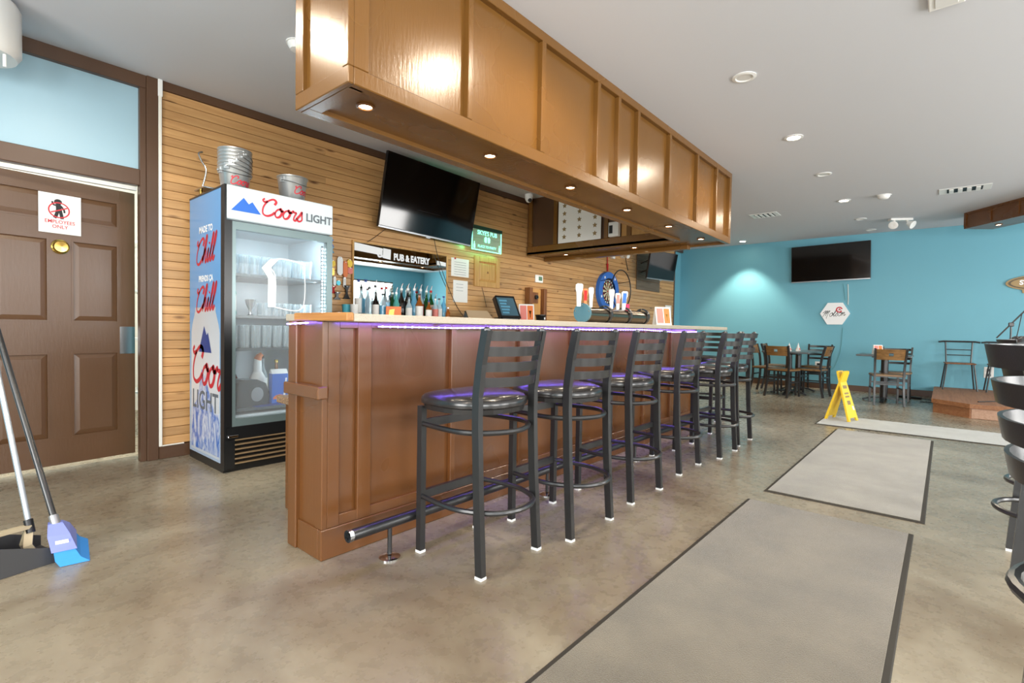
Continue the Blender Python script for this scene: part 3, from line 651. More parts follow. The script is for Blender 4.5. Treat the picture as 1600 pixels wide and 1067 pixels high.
# ================================================================== BAR STOOLS
def make_stool(name, label, group):
    t = thing(name, label, 'bar stool', (0, 0, 0), 0, group)
    L = 0.031
    for s in (-1, 1):
        lg = B().tube([(s*0.195, 0.195, 0.012), (s*0.195, 0.195, 0.70)], 0.02, flat=(L, L)).obj('front_leg', 'black', t)
        B().box(s*0.195-0.017, s*0.195+0.017, 0.178, 0.212, 0, 0.012).obj('foot_cap', 'white', lg)
        pts = [(s*0.198, -0.20, 0.012), (s*0.195, -0.175, 0.40), (s*0.195, -0.165, 0.66), (s*0.195, -0.165, 0.78), (s*0.195, -0.182, 0.92), (s*0.195, -0.212, 1.066)]
        bl = B().tube(pts, 0.02, flat=(0.029, 0.038)).obj('back_post', 'black', t)
        B().box(s*0.198-0.017, s*0.198+0.017, -0.219, -0.181, 0, 0.012).obj('foot_cap', 'white', bl)
        B().lathe([(0.017, 0), (0.016, 0.008), (0.009, 0.014), (0, 0.016)], 8, (s*0.195, -0.213, 1.062)).obj('post_cap', 'black', bl, True)
    for k in range(4):
        z = 0.838 + 0.067*k; yb = -0.170 - 0.045*max(0, (z-0.80)/0.27)
        pts = [(0.18*math.sin(a)/math.sin(1.0), yb - 0.085*(math.cos(a)-math.cos(1.0))/(1-math.cos(1.0))*0.80, z) for a in [(-1.0+2.0*i/12) for i in range(13)]]
        b = B(); h = 0.021; th = 0.004
        vs = []; fs = []
        for (x, y, zz) in pts:
            for dy, dz in ((-th, -h), (th, -h), (th, h), (-th, h)): vs.append((x, y+dy - 0.008*(dz > 0), zz+dz))
        for i in range(12):
            for q in range(4): fs.append((i*4+q, i*4+(q+1) % 4, (i+1)*4+(q+1) % 4, (i+1)*4+q))
        fs += [(0, 1, 2, 3), (48, 49, 50, 51)]
        b.add(vs, fs).obj('back_slat', 'black', t, True)
    def hoop(z, back, r):
        pts = smooth([(-0.195, 0.185, z), (-0.214, 0.03, z), (-0.205, -0.10, z), (-0.13, back+0.045, z), (0, back, z), (0.13, back+0.045, z), (0.205, -0.10, z), (0.214, 0.03, z), (0.195, 0.185, z)], 4)
        return B().tube(pts, r, 8)
    hoop(0.27, -0.272, 0.0125).obj('foot_ring', 'black', t, True)
    hoop(0.615, -0.235, 0.0125).obj('seat_ring', 'black', t, True)
    B().box(-0.18, 0.18, 0.185, 0.205, 0.255, 0.295).obj('front_footrest', 'black', t)
    B().box(-0.18, 0.18, 0.187, 0.203, 0.595, 0.635).obj('front_stretcher', 'black', t)
    # padded seat: wide front, rounded back
    out = []
    for k in range(28):
        a = 2*PI*k/28; c, s_ = math.cos(a), math.sin(a)
        if s_ > 0: x, y = 0.236*math.copysign(abs(c)**0.38, c), 0.015+0.215*abs(s_)**0.55
        else: x, y = 0.236*math.copysign(abs(c)**0.9, c), 0.015-0.225*abs(s_)**0.95
        out.append((x, y))
    def shell(prof):
        vs = []; fs = []; m = 28
        for sc_, z in prof: vs += [(x*sc_, 0.01+(y-0.01)*sc_, z) for x, y in out]
        for i in range(len(prof)-1):
            for k in range(m): fs.append((i*m+k, i*m+(k+1) % m, (i+1)*m+(k+1) % m, (i+1)*m+k))
        fs += [tuple(range(m)), tuple((len(prof)-1)*m+k for k in range(m))]
        return B().add(vs, fs)
    shell([(0.93, 0.690), (0.95, 0.712)]).obj('seat_pan', 'black', t)
    shell([(0.95, 0.712), (0.99, 0.718), (1.0, 0.730), (0.985, 0.745), (0.94, 0.757), (0.8, 0.768), (0.55, 0.776), (0.25, 0.779)]).obj('seat_cushion', 'vinyl', t, True)
    return t
NTH = ['nearest', 'second', 'third', 'fourth', 'fifth', 'sixth']
st0 = make_stool('bar_stool', 'nearest black ladder-back bar stool pushed up to the bar front', 'stools along the bar')
st0.location = (1.735, 1.678, 0); st0.rotation_euler = (0, 0, math.radians(1.0))
for i, (u, v, rz) in enumerate(((2.325, 1.612, 0), (3.040, 1.640, -1.0), (3.856, 1.676, 0.5), (4.567, 1.612, -0.5), (5.175, 1.650, 0))):
    dup(st0, (u, v, 0), math.radians(rz), '%s black ladder-back bar stool counted from the near end of the bar' % NTH[i+1])
dup(st0, (6.30, 2.25, 0), math.radians(96), 'black ladder-back bar stool standing past the far end of the bar counter')
for i, (u, v, rz) in enumerate(((1.33, -0.347, 180), (3.34, -0.475, 178), (4.0, -0.56, 181))):
    dup(st0, (u, v, 0), math.radians(rz), ['black ladder-back bar stool cut off at the right edge, closest to the camera', 'black ladder-back bar stool right behind the closest one at the right edge', 'farthest of the black bar stools lined up at the right edge'][i], 'stools at the right edge')

# ================================================================== FLOOR MATS
def mat(label, u0, u1, v0, v1, pile):
    t = thing('floor_mat', label, 'floor mat', ((u0+u1)/2, (v0+v1)/2, 0))
    b = 0.022
    vs = []; fs = []
    ring = lambda d, z: [(u0+d, v0+d, z), (u1-d, v0+d, z), (u1-d, v1-d, z), (u0+d, v1-d, z)]
    vs = ring(0, 0.001) + ring(0.004, 0.005) + ring(b, 0.007)
    for i in (0, 1):
        for k in range(4): fs.append((i*4+k, i*4+(k+1) % 4, (i+1)*4+(k+1) % 4, (i+1)*4+k))
    fs.append((8, 9, 10, 11)); B().add(vs, fs).obj('rubber_edge', 'rubber', t, world=True)
    B().bbox(u0+b, u1-b, v0+b, v1-b, 0.0065, 0.011, 0.002).obj('pile', pile, t, world=True)
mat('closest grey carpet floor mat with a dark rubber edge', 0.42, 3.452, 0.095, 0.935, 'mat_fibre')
mat('middle grey carpet floor mat lying beyond the closest one', 3.69, 6.65, 0.055, 0.902, 'mat_sheen')
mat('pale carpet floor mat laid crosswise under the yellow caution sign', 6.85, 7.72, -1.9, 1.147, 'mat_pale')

# ================================================================== FRIDGE
M['grille'] = plain('slat_floor_reflection', C(176, 150, 116), 0.3, 0.6)  # tan colour stands in for the floor reflected on the slats
FU0, FU1, FVF, FVB, FZ = 1.385, 2.208, 3.86, 4.58, 2.05
fg = thing('display_fridge', 'tall black glass-door beer fridge with a blue wrapped side', 'fridge', (FU0, FVF, 0))
Q = lambda name, b, mat, sm=False, par=fg: b.obj(name, mat, par, sm, world=True)
DV = FVF + 0.05                        # back face of the door
Q('side', B().box(FU0+0.004, FU0+0.03, DV, FVB, 0.06, FZ-0.01), 'sidewrap'); Q('side', B().box(FU1-0.03, FU1, DV, FVB, 0.06, FZ), 'fridge_black')
Q('back', B().box(FU0+0.03, FU1-0.03, FVB-0.03, FVB, 0.06, FZ), 'fridge_in'); Q('roof', B().box(FU0, FU1, DV, FVB, FZ-0.012, FZ), 'fridge_black')
Q('ceiling_liner', B().box(FU0+0.03, FU1-0.03, DV, FVB-0.03, 1.79, 1.81), 'fridge_in')
Q('liner', B().box(FU0+0.03, FU0+0.04, DV, FVB-0.03, 0.36, 1.79).box(FU1-0.04, FU1-0.03, DV, FVB-0.03, 0.36, 1.79), 'fridge_in')
Q('floor_liner', B().box(FU0+0.03, FU1-0.03, DV, FVB-0.03, 0.34, 0.40), 'fridge_in')
Q('plinth', B().box(FU0+0.004, FU1, FVF+0.03, FVB, 0.0, 0.06), 'fridge_black')
Q('corner_edge', B().box(FU0-0.002, FU0+0.012, FVF-0.004, DV+0.012, 0.02, FZ), 'fridge_black')
hd = Q('header_box', B().bbox(FU0+0.012, FU1, FVF-0.004, DV, 1.812, FZ, 0.006), 'header'); hd['label'] = 'pale lit header sign of the fridge'
c0 = (FU0+FU1)/2
b = B(); b.prism([(-0.12, -0.045), (-0.035, 0.055), (0.0, 0.015), (0.025, 0.035), (0.085, -0.045)], FRV(FU0+0.16, FVF-0.006, 1.92), 0, 0.001)
Q('mountain_emblem', b, 'blue')
script('script_lettering', 'Coors', 0.072, 'red', FRV(FU0+0.405, FVF-0.006, 1.925), fg, 0.2, 0.22)
text('lettering', 'LIGHT', 0.086, 'greyprint', FRV(FU0+0.70, FVF-0.006, 1.915), fg, True, 0.002, 0.002, sx=0.92)
# glass door
dr = Q('door_frame', B().box(FU0+0.012, FU0+0.075, FVF, DV, 0.33, 1.80).box(FU1-0.05, FU1, FVF, DV, 0.33, 1.80).box(FU0+0.075, FU1-0.05, FVF, DV, 1.745, 1.80).box(FU0+0.075, FU1-0.05, FVF, DV, 0.33, 0.385), 'fridge_grey')
Q('hinge_stile', B().box(FU0+0.012, FU0+0.05, FVF-0.003, FVF, 0.33, 1.80), 'fridge_black')
Q('pane', B().box(FU0+0.075, FU1-0.05, FVF+0.012, FVF+0.018, 0.385, 1.745), 'pane')
Q('bottom_panel', B().bbox(FU0+0.012, FU1, FVF-0.002, DV, 0.235, 0.33, 0.004), 'fridge_black')
Q('grille_back', B().box(FU0+0.02, FU1, FVF+0.03, DV, 0.05, 0.235), 'fridge_black')
for k in range(6): Q('grille_slat', B().bbox(FU0+0.07, FU1-0.02, FVF-0.004, FVF+0.03, 0.056+k*0.034, 0.066+k*0.034, 0.002), 'grille')
Q('grille_stile', B().box(FU0+0.012, FU0+0.07, FVF-0.004, FVF+0.03, 0.03, 0.235), 'fridge_black'); Q('hinge', B().bbox(FU0+0.02, FU0+0.09, FVF-0.02, FVF, 0.255, 0.272, 0.003), 'chrome')
SZ = [0.44, 0.89, 1.135, 1.44]
for z in SZ: Q('shelf', B().box(FU0+0.045, FU1-0.045, DV+0.02, FVB-0.04, z-0.02, z), 'shelf')
ls = Q('led_strip', B().box(FU1-0.068, FU1-0.055, DV, DV+0.012, 0.42, 1.72), 'shelf')
b = B()
for k in range(44): b.bbox(FU1-0.067, FU1-0.056, DV-0.004, DV, 0.44+k*0.029, 0.456+k*0.029, 0.002)
o = b.obj('diodes', 'led_white', fg, world=True); o['kind'] = 'stuff'
area('fridge_light', (FU1-0.09, DV+0.06, 1.1), (0, math.radians(90), 0), 1.2, 0.02, 2.6, (0.78, 0.93, 1.0))
area('fridge_light', (c0, DV+0.05, 1.775), (math.radians(20), 0, 0), 0.6, 0.02, 0.9, (0.78, 0.93, 1.0))
# glass etched mug outline sticker on the door
b = B()
for pts in ([(0.10, -0.17), (0.10, 0.06), (0.06, 0.14), (0.13, 0.20), (0.30, 0.18), (0.33, 0.12), (0.31, -0.17), (0.10, -0.17)], ): b.ribbon(pts, 0.008, FRV(FU0+0.26, FVF+0.010, 1.37), 0)
b.prism([(0.045, -0.17), (0.045, 0.05), (0.0, 0.12), (0.06, 0.19), (0.13, 0.20), (0.06, 0.12), (0.10, 0.05), (0.10, -0.17)], FRV(FU0+0.26, FVF+0.010, 1.37), 0, 0.0006)
Q('mug_sticker', b, 'whiteprint')
# printed side wrap
SU = FU0+0.0025
text('lettering', 'MADE TO', 0.066, 'whiteprint', FRU(SU, 4.23, 1.775), fg, True, 0, 0.003, sx=0.95)
script('script_lettering', 'Chill', 0.105, 'red', FRU(SU, 4.24, 1.60), fg, 0.2, 0.3, 0.0, 0.06)
text('lettering', 'PRENDS ÇA', 0.060, 'whiteprint', FRU(SU, 4.23, 1.405), fg, True, 0, 0.003, sx=0.92)
script('script_lettering', 'Chill', 0.105, 'red', FRU(SU, 4.24, 1.235), fg, 0.2, 0.3, 0.0, 0.06)
can = [(-0.29, -0.62), (-0.29, 0.30), (-0.27, 0.36), (-0.21, 0.46), (-0.21, 0.49), (0.21, 0.49), (0.21, 0.46), (0.27, 0.36), (0.29, 0.30), (0.29, -0.62)]
Q('can_print', B().prism(can, FRU(SU+0.0006, 4.245, 0.70), 0, 0.0004), 'canprint')
Q('mountain_print', B().prism([(-0.29, -0.60), (-0.27, -0.3), (-0.16, -0.22), (-0.06, 0.02), (0.0, -0.02), (0.10, -0.16), (0.2, -0.3), (0.29, -0.28), (0.29, -0.60)], FRU(SU, 4.245, 0.70), 0, 0.0004), 'mountain')
Q('peak_print', B().prism([(-0.13, -0.1), (-0.02, 0.1), (0.03, 0.03), (0.06, 0.05), (0.13, -0.1)], FRU(SU-0.0004, 4.24, 0.95), 0, 0.0004), 'navy')
script('script_lettering', 'Coor', 0.155, 'red', FRU(SU-0.0008, 4.22, 0.715), fg, 0.21, 0.2, 0.0, -0.05)
text('lettering', 'LIGHT', 0.20, 'greyprint', FRU(SU-0.0008, 4.245, 0.475), fg, True, 0, 0.003, sx=0.95)
# ---- things inside the fridge
def glass_obj(name, label, cat, loc, prof, mat_, group, n=14):
    o = B().lathe(prof, n).obj(name, mat_, None, True); o.location = loc
    return tag(o, label, cat, group)
def copies(o, locs):
    for l in locs:
        c = o.copy(); COL.objects.link(c); c.location = l
pint = [(0.0, 0.004), (0.030, 0.0), (0.033, 0.004), (0.041, 0.145), (0.0385, 0.145), (0.030, 0.012), (0.0, 0.012)]
us = [FU0+0.10+0.082*k for k in range(8)]
g = glass_obj('pint_glass', 'clear pint glass standing on the top fridge shelf', 'glass', (us[0], DV+0.09, SZ[3]), pint, 'glass', 'pint glasses on the top fridge shelf')
copies(g, [(u+random.uniform(-.006, .006), v+random.uniform(-.006, .006), SZ[3]) for v in (DV+0.09, DV+0.19) for u in us][1:])
tall = [(0.0, 0.004), (0.029, 0.0), (0.033, 0.004), (0.036, 0.17), (0.034, 0.17), (0.030, 0.012), (0.0, 0.012)]
g = glass_obj('tumbler', 'clear straight tumbler on the fridge shelf just above the cartons', 'glass', (us[0], DV+0.08, SZ[1]), tall, 'glass', 'tumblers on the third fridge shelf')
copies(g, [(u+random.uniform(-.005, .005), v, SZ[1]) for v in (DV+0.08, DV+0.17) for u in us][1:])
short = [(0.0, 0.004), (0.028, 0.0), (0.031, 0.004), (0.033, 0.10), (0.031, 0.10), (0.027, 0.012), (0.0, 0.012)]
g = glass_obj('short_glass', 'clear short glass on the second fridge shelf', 'glass', (us[3], DV+0.08, SZ[2]), short, 'glass', 'short glasses on the second fridge shelf')
copies(g, [(u, v, SZ[2]) for v in (DV+0.08, DV+0.17) for u in us[3:]][1:])
cup = [(0.0, 0.0), (0.026, 0.0), (0.012, 0.01), (0.01, 0.04), (0.03, 0.08), (0.038, 0.12), (0.036, 0.12), (0.0, 0.05)]
glass_obj('metal_goblet', 'steel goblet on the second fridge shelf beside the teal bottle', 'goblet', (us[1]+0.045, DV+0.08, SZ[2]), cup, 'steel', None)
def bottle(name, label, loc, h, r, mat_, cap, capm, lab=None, group=None, neck=0.36, lab_z=(0.12, 0.5)):
    t = thing(name, label, 'bottle', loc, 0, group); nr = r*0.36
    B().lathe([(r*0.94, 0), (r, 0.008), (r, h*(1-neck)*0.86), (r*0.75, h*(1-neck)*0.98), (nr, h*(1-neck)*1.18), (nr*0.92, h*0.93), (nr, h*0.95)], 14).obj('body', mat_, t, True)
    B().lathe([(nr*1.15, h*0.93), (nr*1.15, h), (0.0, h)], 10).obj('cap', capm, t, True)
    if cap == 'spout':
        B().tube([(0, 0, h), (0.004, -0.002, h+0.03), (0.014, -0.006, h+0.055)], [0.008, 0.006, 0.004], 8).obj('pour_spout', 'chrome', t, True)
    if lab: B().lathe([(r+0.0006, h*lab_z[0]), (r+0.0006, h*lab_z[1])], 14, caps=False).obj('label_band', lab, t, True)
    return t
bottle('liqueur_bottle', 'white and teal liqueur bottle on the second fridge shelf', (us[0]-0.01, DV+0.08, SZ[2]), 0.30, 0.038, 'bt_teal', 'c', 'white', 'paper')
# bottom compartment
sp = thing('paper_towel_dispenser', 'grey paper towel dispenser lying tilted in the bottom of the fridge', 'dispenser', (FU0+0.20, DV+0.16, SZ[0]), math.radians(18))
b = B(); arc = [(0.16, 0.0), (0.17, 0.10), (0.14, 0.17), (0.06, 0.205), (-0.05, 0.21), (-0.10, 0.19), (-0.12, 0.0)]
b.prism(arc, (Vector((0, -0.09, 0)), X, Z), -0.16, 0.0); b.obj('shell', plain('dispenser_grey', C(58, 66, 70), 0.2), sp)
B().lathe([(0.055, 0), (0.055, 0.004), (0.04, 0.004), (0, 0.002)], 18, (0.06, -0.09, 0.09), axis=(0, -1, 0)).obj('round_window', 'silver', sp, True)
bottle('grenadine_bottle', 'dark red bottle leaning in the fridge behind the towel dispenser', (FU0+0.23, DV+0.42, SZ[0]), 0.33, 0.042, 'bt_red', 'c', 'navy')
jug = thing('juice_jug', 'white plastic pourer jug with an orange spout in the fridge', 'jug', (FU0+0.375, DV+0.30, SZ[0]))
B().lathe([(0.055, 0), (0.06, 0.01), (0.06, 0.19), (0.045, 0.22), (0.034, 0.24)], 16).obj('body', 'white', jug, True)
B().lathe([(0.034, 0.24), (0.028, 0.34)], 14).obj('neck', 'white', jug, True); B().tube([(0, 0, 0.34), (0.01, -0.005, 0.37), (0.03, -0.01, 0.385)], [0.03, 0.024, 0.016], 12).obj('spout', 'orangeprint', jug, True)
ctn = thing('drink_carton', 'blue printed drink carton standing in the bottom of the fridge', 'carton', (FU0+0.47, DV+0.14, SZ[0]), math.radians(-6))
B().bbox(-0.06, 0.06, -0.04, 0.04, 0, 0.235, 0.003).obj('body', 'blue', ctn)
b = B(); b.prism([(-0.04, 0.235), (0.04, 0.235), (0.004, 0.27), (-0.004, 0.27)], (Vector((0, 0, 0)), Y, Z), -0.06, 0.06); b.obj('gable', 'whiteprint', ctn)
B().prism([(0.05*math.cos(a*PI/6)-0.005, 0.035*math.sin(a*PI/6)+0.035) for a in range(7)] , (Vector((0, -0.041, 0)), X, Z), 0, 0.001).obj('fruit_print', 'orangeprint', ctn)
B().prism([(0.02, 0.03), (0.035, 0.03), (0.052, 0.20), (0.04, 0.20)], (Vector((0, -0.041, 0)), X, Z), 0, 0.001).obj('glass_print', 'whiteprint', ctn)
tag(B().bbox(FU0+0.25, FU0+0.60, DV+0.03, DV+0.30, SZ[0], SZ[0]+0.004, 0.001).obj('blue_tray', 'navy'), 'thin blue tray under the jug and carton in the fridge', 'tray')
for o_ in (jug, ctn): o_.location.z += 0.004
bottle('soda_bottle', 'clear soda bottle with a black cap behind the blue carton', (FU0+0.455, DV+0.40, SZ[0]), 0.37, 0.04, 'bt_clear', 'c', 'black_plastic', 'paper')
bottle('cider_bottle', 'amber bottle in the fridge behind the blue carton', (FU0+0.58, DV+0.42, SZ[0]), 0.33, 0.038, 'bt_amber', 'c', 'brass')
bottle('lime_bottle', 'yellow-green bottle with a black cap at the fridge right side', (FU0+0.70, DV+0.25, SZ[0]), 0.38, 0.036, liquid('bottle_lime', C(190, 210, 60)), 'c', 'black_plastic')
# ---- buckets and rack on the fridge roof
def bucket(label, loc, rz, group, logo=True):
    t = thing('ice_bucket', label, 'bucket', loc, rz, group)
    B().lathe([(0.0, 0.003), (0.085, 0.0), (0.088, 0.003), (0.112, 0.19), (0.119, 0.198), (0.119, 0.206), (0.112, 0.206), (0.110, 0.192), (0.084, 0.012), (0.0, 0.012)], 28).obj('body', 'galv', t, True)
    for a in (0, PI):
        e = B().bbox(0.108*math.cos(a)-0.008, 0.108*math.cos(a)+0.008, -0.022, 0.022, 0.145, 0.19, 0.003).obj('ear', 'galv', t)
        B().lathe([(0.008, 0), (0.008, 0.012), (0, 0.014)], 10, (0.114*math.cos(a), 0, 0.168), axis=(math.cos(a), 0, 0)).obj('rivet', 'galv', e, True)
    hp = [(0.122*math.cos(a), -0.118*math.sin(a)*1.02, 0.166-0.030*math.sin(a)) for a in [PI*i/14 for i in range(15)]]
    B().tube(hp, 0.0028, 6).obj('handle', 'steel', t, True)
    if logo:   # script wrapped on the front of the cone
        b = B(); x0 = 0; word = 'Coors'; tot = sum(SC[c][1] for c in word); S = 0.034
        for c in word:
            for stt in SC[c][0]:
                pl = smooth(stt, 5); vs = []; fs = []
                for i, p in enumerate(pl):
                    q = pl[min(i+1, len(pl)-1)]; r_ = pl[max(i-1, 0)]; tx, ty = q[0]-r_[0], q[1]-r_[1]; l = math.hypot(tx, ty) or 1
                    for s_ in (-1, 1):
                        px = (p[0]+x0-tot/2 - s_*ty/l*0.12 + 0.25*p[1])*S; pz = 0.065+(p[1] + s_*tx/l*0.12)*S
                        rr = 0.0895+0.1263*(pz-0.003); a = -PI/2 + px/rr
                        vs.append((rr*math.cos(a), rr*math.sin(a), pz))
                for i in range(len(pl)-1): fs.append((2*i, 2*i+1, 2*i+3, 2*i+2))
                b.add(vs, fs)
            x0 += SC[c][1]
        b.obj('script_lettering', 'red', t)
    return t
STK = ['bottom', 'second', 'third', 'fourth', 'fifth', 'top']
for k in range(6):
    bucket('%s metal ice bucket of the nested stack on the fridge' % STK[k] if k in (0, 5) else '%s metal ice bucket from the bottom of the nested stack' % STK[k], (1.565, 4.16, FZ+0.026*k), math.radians(24+17*k if k else 2), 'nested ice buckets', k == 0)
bucket('single metal ice bucket standing apart on the fridge', (1.965, 4.06, FZ), math.radians(22), None)
rk = thing('wire_rack', 'small bent wire clamp rack beside the bucket stack on the fridge', 'rack', (1.43, 4.42, FZ))
B().tube(smooth([(1.42, 4.40, FZ+0.07), (1.44, 4.38, FZ+0.20), (1.415, 4.40, FZ+0.27), (1.40, 4.42, FZ+0.33), (1.43, 4.43, FZ+0.35)], 5), 0.006, 8).obj('hook', 'steel', rk, True, world=True)
for z in (0.0, 0.05): B().bbox(1.395, 1.53, 4.30, 4.50, FZ+z, FZ+z+0.012, 0.002).obj('plate', 'steel', rk, world=True)
for u in (1.41, 1.51): B().cyl((u, 4.40, FZ+0.012), (u, 4.40, FZ+0.05), 0.012, n=10).obj('stud', 'brass', rk, True, world=True)

# ================================================================== PLANK WALL FITTINGS
WV = VB-0.020                           # face of the planks
def tv(label, c, corners, name='television'):
    """corners: top-left, top-right, bottom-left (world) of the screen's front"""
    tl, tr_, bl_ = [Vector(q) for q in corners]; w = (tr_-tl); h = (tl-bl_); x = w.normalized(); z = (h - x*h.dot(x)).normalized(); nn = x.cross(z)
    W, H_ = w.length, h.length; t = thing(name, label, 'television', tl - z*H_/2 + x*W/2 - nn*0.02)
    fr = (bl_, x, z)
    B().prism([(0, 0), (W, 0), (W, H_), (0, H_)], fr, -0.035, 0.0).obj('bezel', 'black_plastic', t, world=True)
    B().prism([(0.006, 0.018), (W-0.006, 0.018), (W-0.006, H_-0.006), (0.006, H_-0.006)], fr, -0.004, 0.0015).obj('screen', 'screen', t, world=True)
    B().prism([(0, -0.004), (W, -0.004), (W, 0.012), (0, 0.012)], fr, -0.02, 0.003).obj('lower_trim', 'silver', t, world=True)
    B().prism([(W/2-0.03, -0.016), (W/2+0.03, -0.016), (W/2+0.025, -0.004), (W/2-0.025, -0.004)], fr, -0.012, 0.002).obj('logo_tab', 'silver', t, world=True)
    B().prism([(W*0.2, H_*0.2), (W*0.8, H_*0.2), (W*0.8, H_*0.8), (W*0.2, H_*0.8)], fr, -0.06, -0.035).obj('back_shell', 'black_plastic', t, world=True)
    return t, tl, x, z, nn, W, H_
t, tl, x, z, nn, W, H_ = tv('large black television tilted down from the plank wall over the mirror', None, (at(602, 233, 1, 4.36), at(747, 285, 1, 4.36), at(591, 353, 1, 4.50)))
B().box(3.55, 3.95, 4.45, WV-0.002, 2.35, 2.60).obj('wall_bracket', 'black', t, world=True)
# mirror
mr_ = thing('bar_mirror', 'wide bar mirror with white pub lettering on the plank wall', 'mirror', (2.87, WV, 1.15))
B().box(2.885, 4.155, WV-0.012, WV-0.004, 1.14, 1.93).obj('glass', 'mirror', mr_, world=True)
for nm, q in (('frame_side', (2.865, 2.885, 1.13, 1.945)), ('frame_side', (4.155, 4.175, 1.13, 1.945)), ('frame_edge', (2.885, 4.155, 1.93, 1.945)), ('frame_edge', (2.885, 4.155, 1.125, 1.14))):
    B().bbox(q[0], q[1], WV-0.022, WV-0.002, q[2], q[3], 0.003).obj(nm, 'pine', mr_, world=True)
MV = WV-0.0135
text('lettering', 'PUB & EATERY', 0.098, 'whiteprint', FRV(3.63, MV, 1.83), mr_, True, 0.0, 0.005, sx=0.80)
B().prism([(-0.17, -0.03), (0.17, -0.045), (0.17, 0.03), (-0.17, 0.05)], FRV(3.06, MV, 1.875), 0, 0.0006).obj('white_banner', 'whiteprint', mr_, world=True)
b = B(); b.prism([(-0.05, -0.05), (0.05, -0.06), (0.055, 0.05), (-0.045, 0.055)], FRV(3.285, MV, 1.855), 0, 0.0006); b.ribbon([(-0.05, -0.03), (-0.10, -0.04), (-0.11, 0.02), (-0.05, 0.04)], 0.02, FRV(3.285, MV, 1.855), 0.0003); b.obj('mug_emblem', 'whiteprint', mr_, world=True)
B().prism([(-0.07, -0.02), (0.07, -0.025), (0.07, 0.02), (-0.07, 0.03)], FRV(4.07, MV, 1.83), 0, 0.0006).obj('white_banner', 'whiteprint', mr_, world=True)
# neon sign
nz = thing('neon_sign', 'green glowing acrylic pub sign below the television', 'neon sign', (4.8, 4.5, 2.05))
NP = [at(x_, y_, 1, 4.54) for x_, y_ in ((739, 362), (784, 369), (739, 393), (784, 400))]
u0, u1 = 4.495, 5.045; zb, zt = 2.055, 2.365; NV = 4.54
B().box(u0, u1, NV, NV+0.006, zb, zt-0.04).obj('acrylic_pane', 'neonpane', nz, world=True)
B().bbox(u0-0.005, u1+0.005, NV-0.012, NV+0.02, zt-0.045, zt, 0.003).obj('top_rail', plain('dark_green_rail', C(14, 60, 44), 0.3), nz, world=True)
for q in ((u0, u1, zb, zb+0.010), (u0, u0+0.008, zb+0.010, zt-0.045), (u1-0.008, u1, zb+0.010, zt-0.045)): B().box(q[0], q[1], NV-0.002, NV+0.008, q[2], q[3]).obj('glowing_edge', 'neon', nz, world=True)
um = (u0+u1)/2
text('lettering', "SKYE'S PUB", 0.075, 'neon', FRV(um, NV-0.002, zt-0.085), nz, True, 0.001, 0.001, sx=1.0)
text('lettering', 'PLACE TO PARTY', 0.044, 'neon', FRV(um, NV-0.002, zb+0.055), nz, True, 0.001, 0.0006, sx=1.0)
b = B()
for s_ in (-1, 1):
    b.prism([(s_*0.012, -0.035), (s_*0.05, -0.03), (s_*0.055, 0.02), (s_*0.03, 0.045), (s_*0.006, 0.03)], FRV(um, NV-0.002, zb+0.145), 0, 0.001)
b.obj('mug_emblem', 'neon', nz, world=True)
for s_ in (-1, 1): B().prism([(-0.014, -0.04), (0.014, -0.04), (0.014, 0.005), (0.006, 0.02), (0.006, 0.045), (-0.006, 0.045), (-0.006, 0.02), (-0.014, 0.005)], FRV(um+s_*0.235, NV-0.002, zb+0.06), 0, 0.001).obj('bottle_emblem', 'neon', nz, world=True)
for s_ in (-1, 1): B().cyl((um+s_*0.2, NV+0.01, zt-0.02), (um+s_*0.2, WV, zt-0.02), 0.004, n=6).obj('standoff', 'steel', nz, world=True)
area('neon_glow', (um, NV+0.03, zb-0.005), (0, 0, 0), 0.5, 0.03, 0.4, (0.1, 1.0, 0.45))
area('neon_glow', (u0-0.01, NV+0.03, (zb+zt)/2), (0, math.radians(90), 0), 0.28, 0.03, 0.45, (0.1, 1.0, 0.45))
# papers, frame, thermostat
def pane_at(name, label, cat, px, py, mat_, v=WV, th=0.004, rot=0.0):
    a, c = at(px[0], py[0], 1, v), at(px[1], py[1], 1, v)
    o = B().box(min(a.x, c.x), max(a.x, c.x), v-th, v-0.0005, min(a.z, c.z), max(a.z, c.z)).obj(name, mat_)
    return tag(o, label, cat), min(a.x, c.x), max(a.x, c.x), min(a.z, c.z), max(a.z, c.z)
o, a, c, d, e = pane_at('paper_sheet', 'upper white paper notice pinned right of the mirror', 'paper', (705, 732), (402, 434), 'paper')
for k in range(6): B().box(a+0.05, c-0.05, WV-0.0048, WV-0.004, e-0.05-k*0.03, e-0.046-k*0.03).obj('text_line', 'greyprint', o)
B().lathe([(0.012, 0), (0.012, 0.006), (0, 0.01)], 10, ((a+c)/2-0.09, WV-0.004, e-0.005), axis=(0, -1, 0)).obj('pin', 'dartred', o)
o, a, c, d, e = pane_at('paper_sheet', 'lower white paper notice pinned right of the mirror', 'paper', (708, 730), (437, 473), 'paper')
for k in range(3): B().box(a+0.05, c-0.08, WV-0.0048, WV-0.004, e-0.05-k*0.04, e-0.046-k*0.04).obj('text_line', 'greyprint', o)
pf = thing('cabinet_door_panel', 'square raised pine cabinet door hung under the green sign', 'panel', (4.84, WV, 1.63))
u0, u1, z0_, z1_ = 4.63, 5.11, 1.605, 2.0
for q in ((u0, u0+0.075, z0_, z1_), (u1-0.075, u1, z0_, z1_), (u0+0.075, u1-0.075, z0_, z0_+0.07), (u0+0.075, u1-0.075, z1_-0.07, z1_)): B().bbox(q[0], q[1], WV-0.030, WV-0.001, q[2], q[3], 0.004).obj('frame_rail', 'pine', pf, world=True)
m_ = 0.03; a, c, d, e = u0+0.075, u1-0.075, z0_+0.07, z1_-0.07
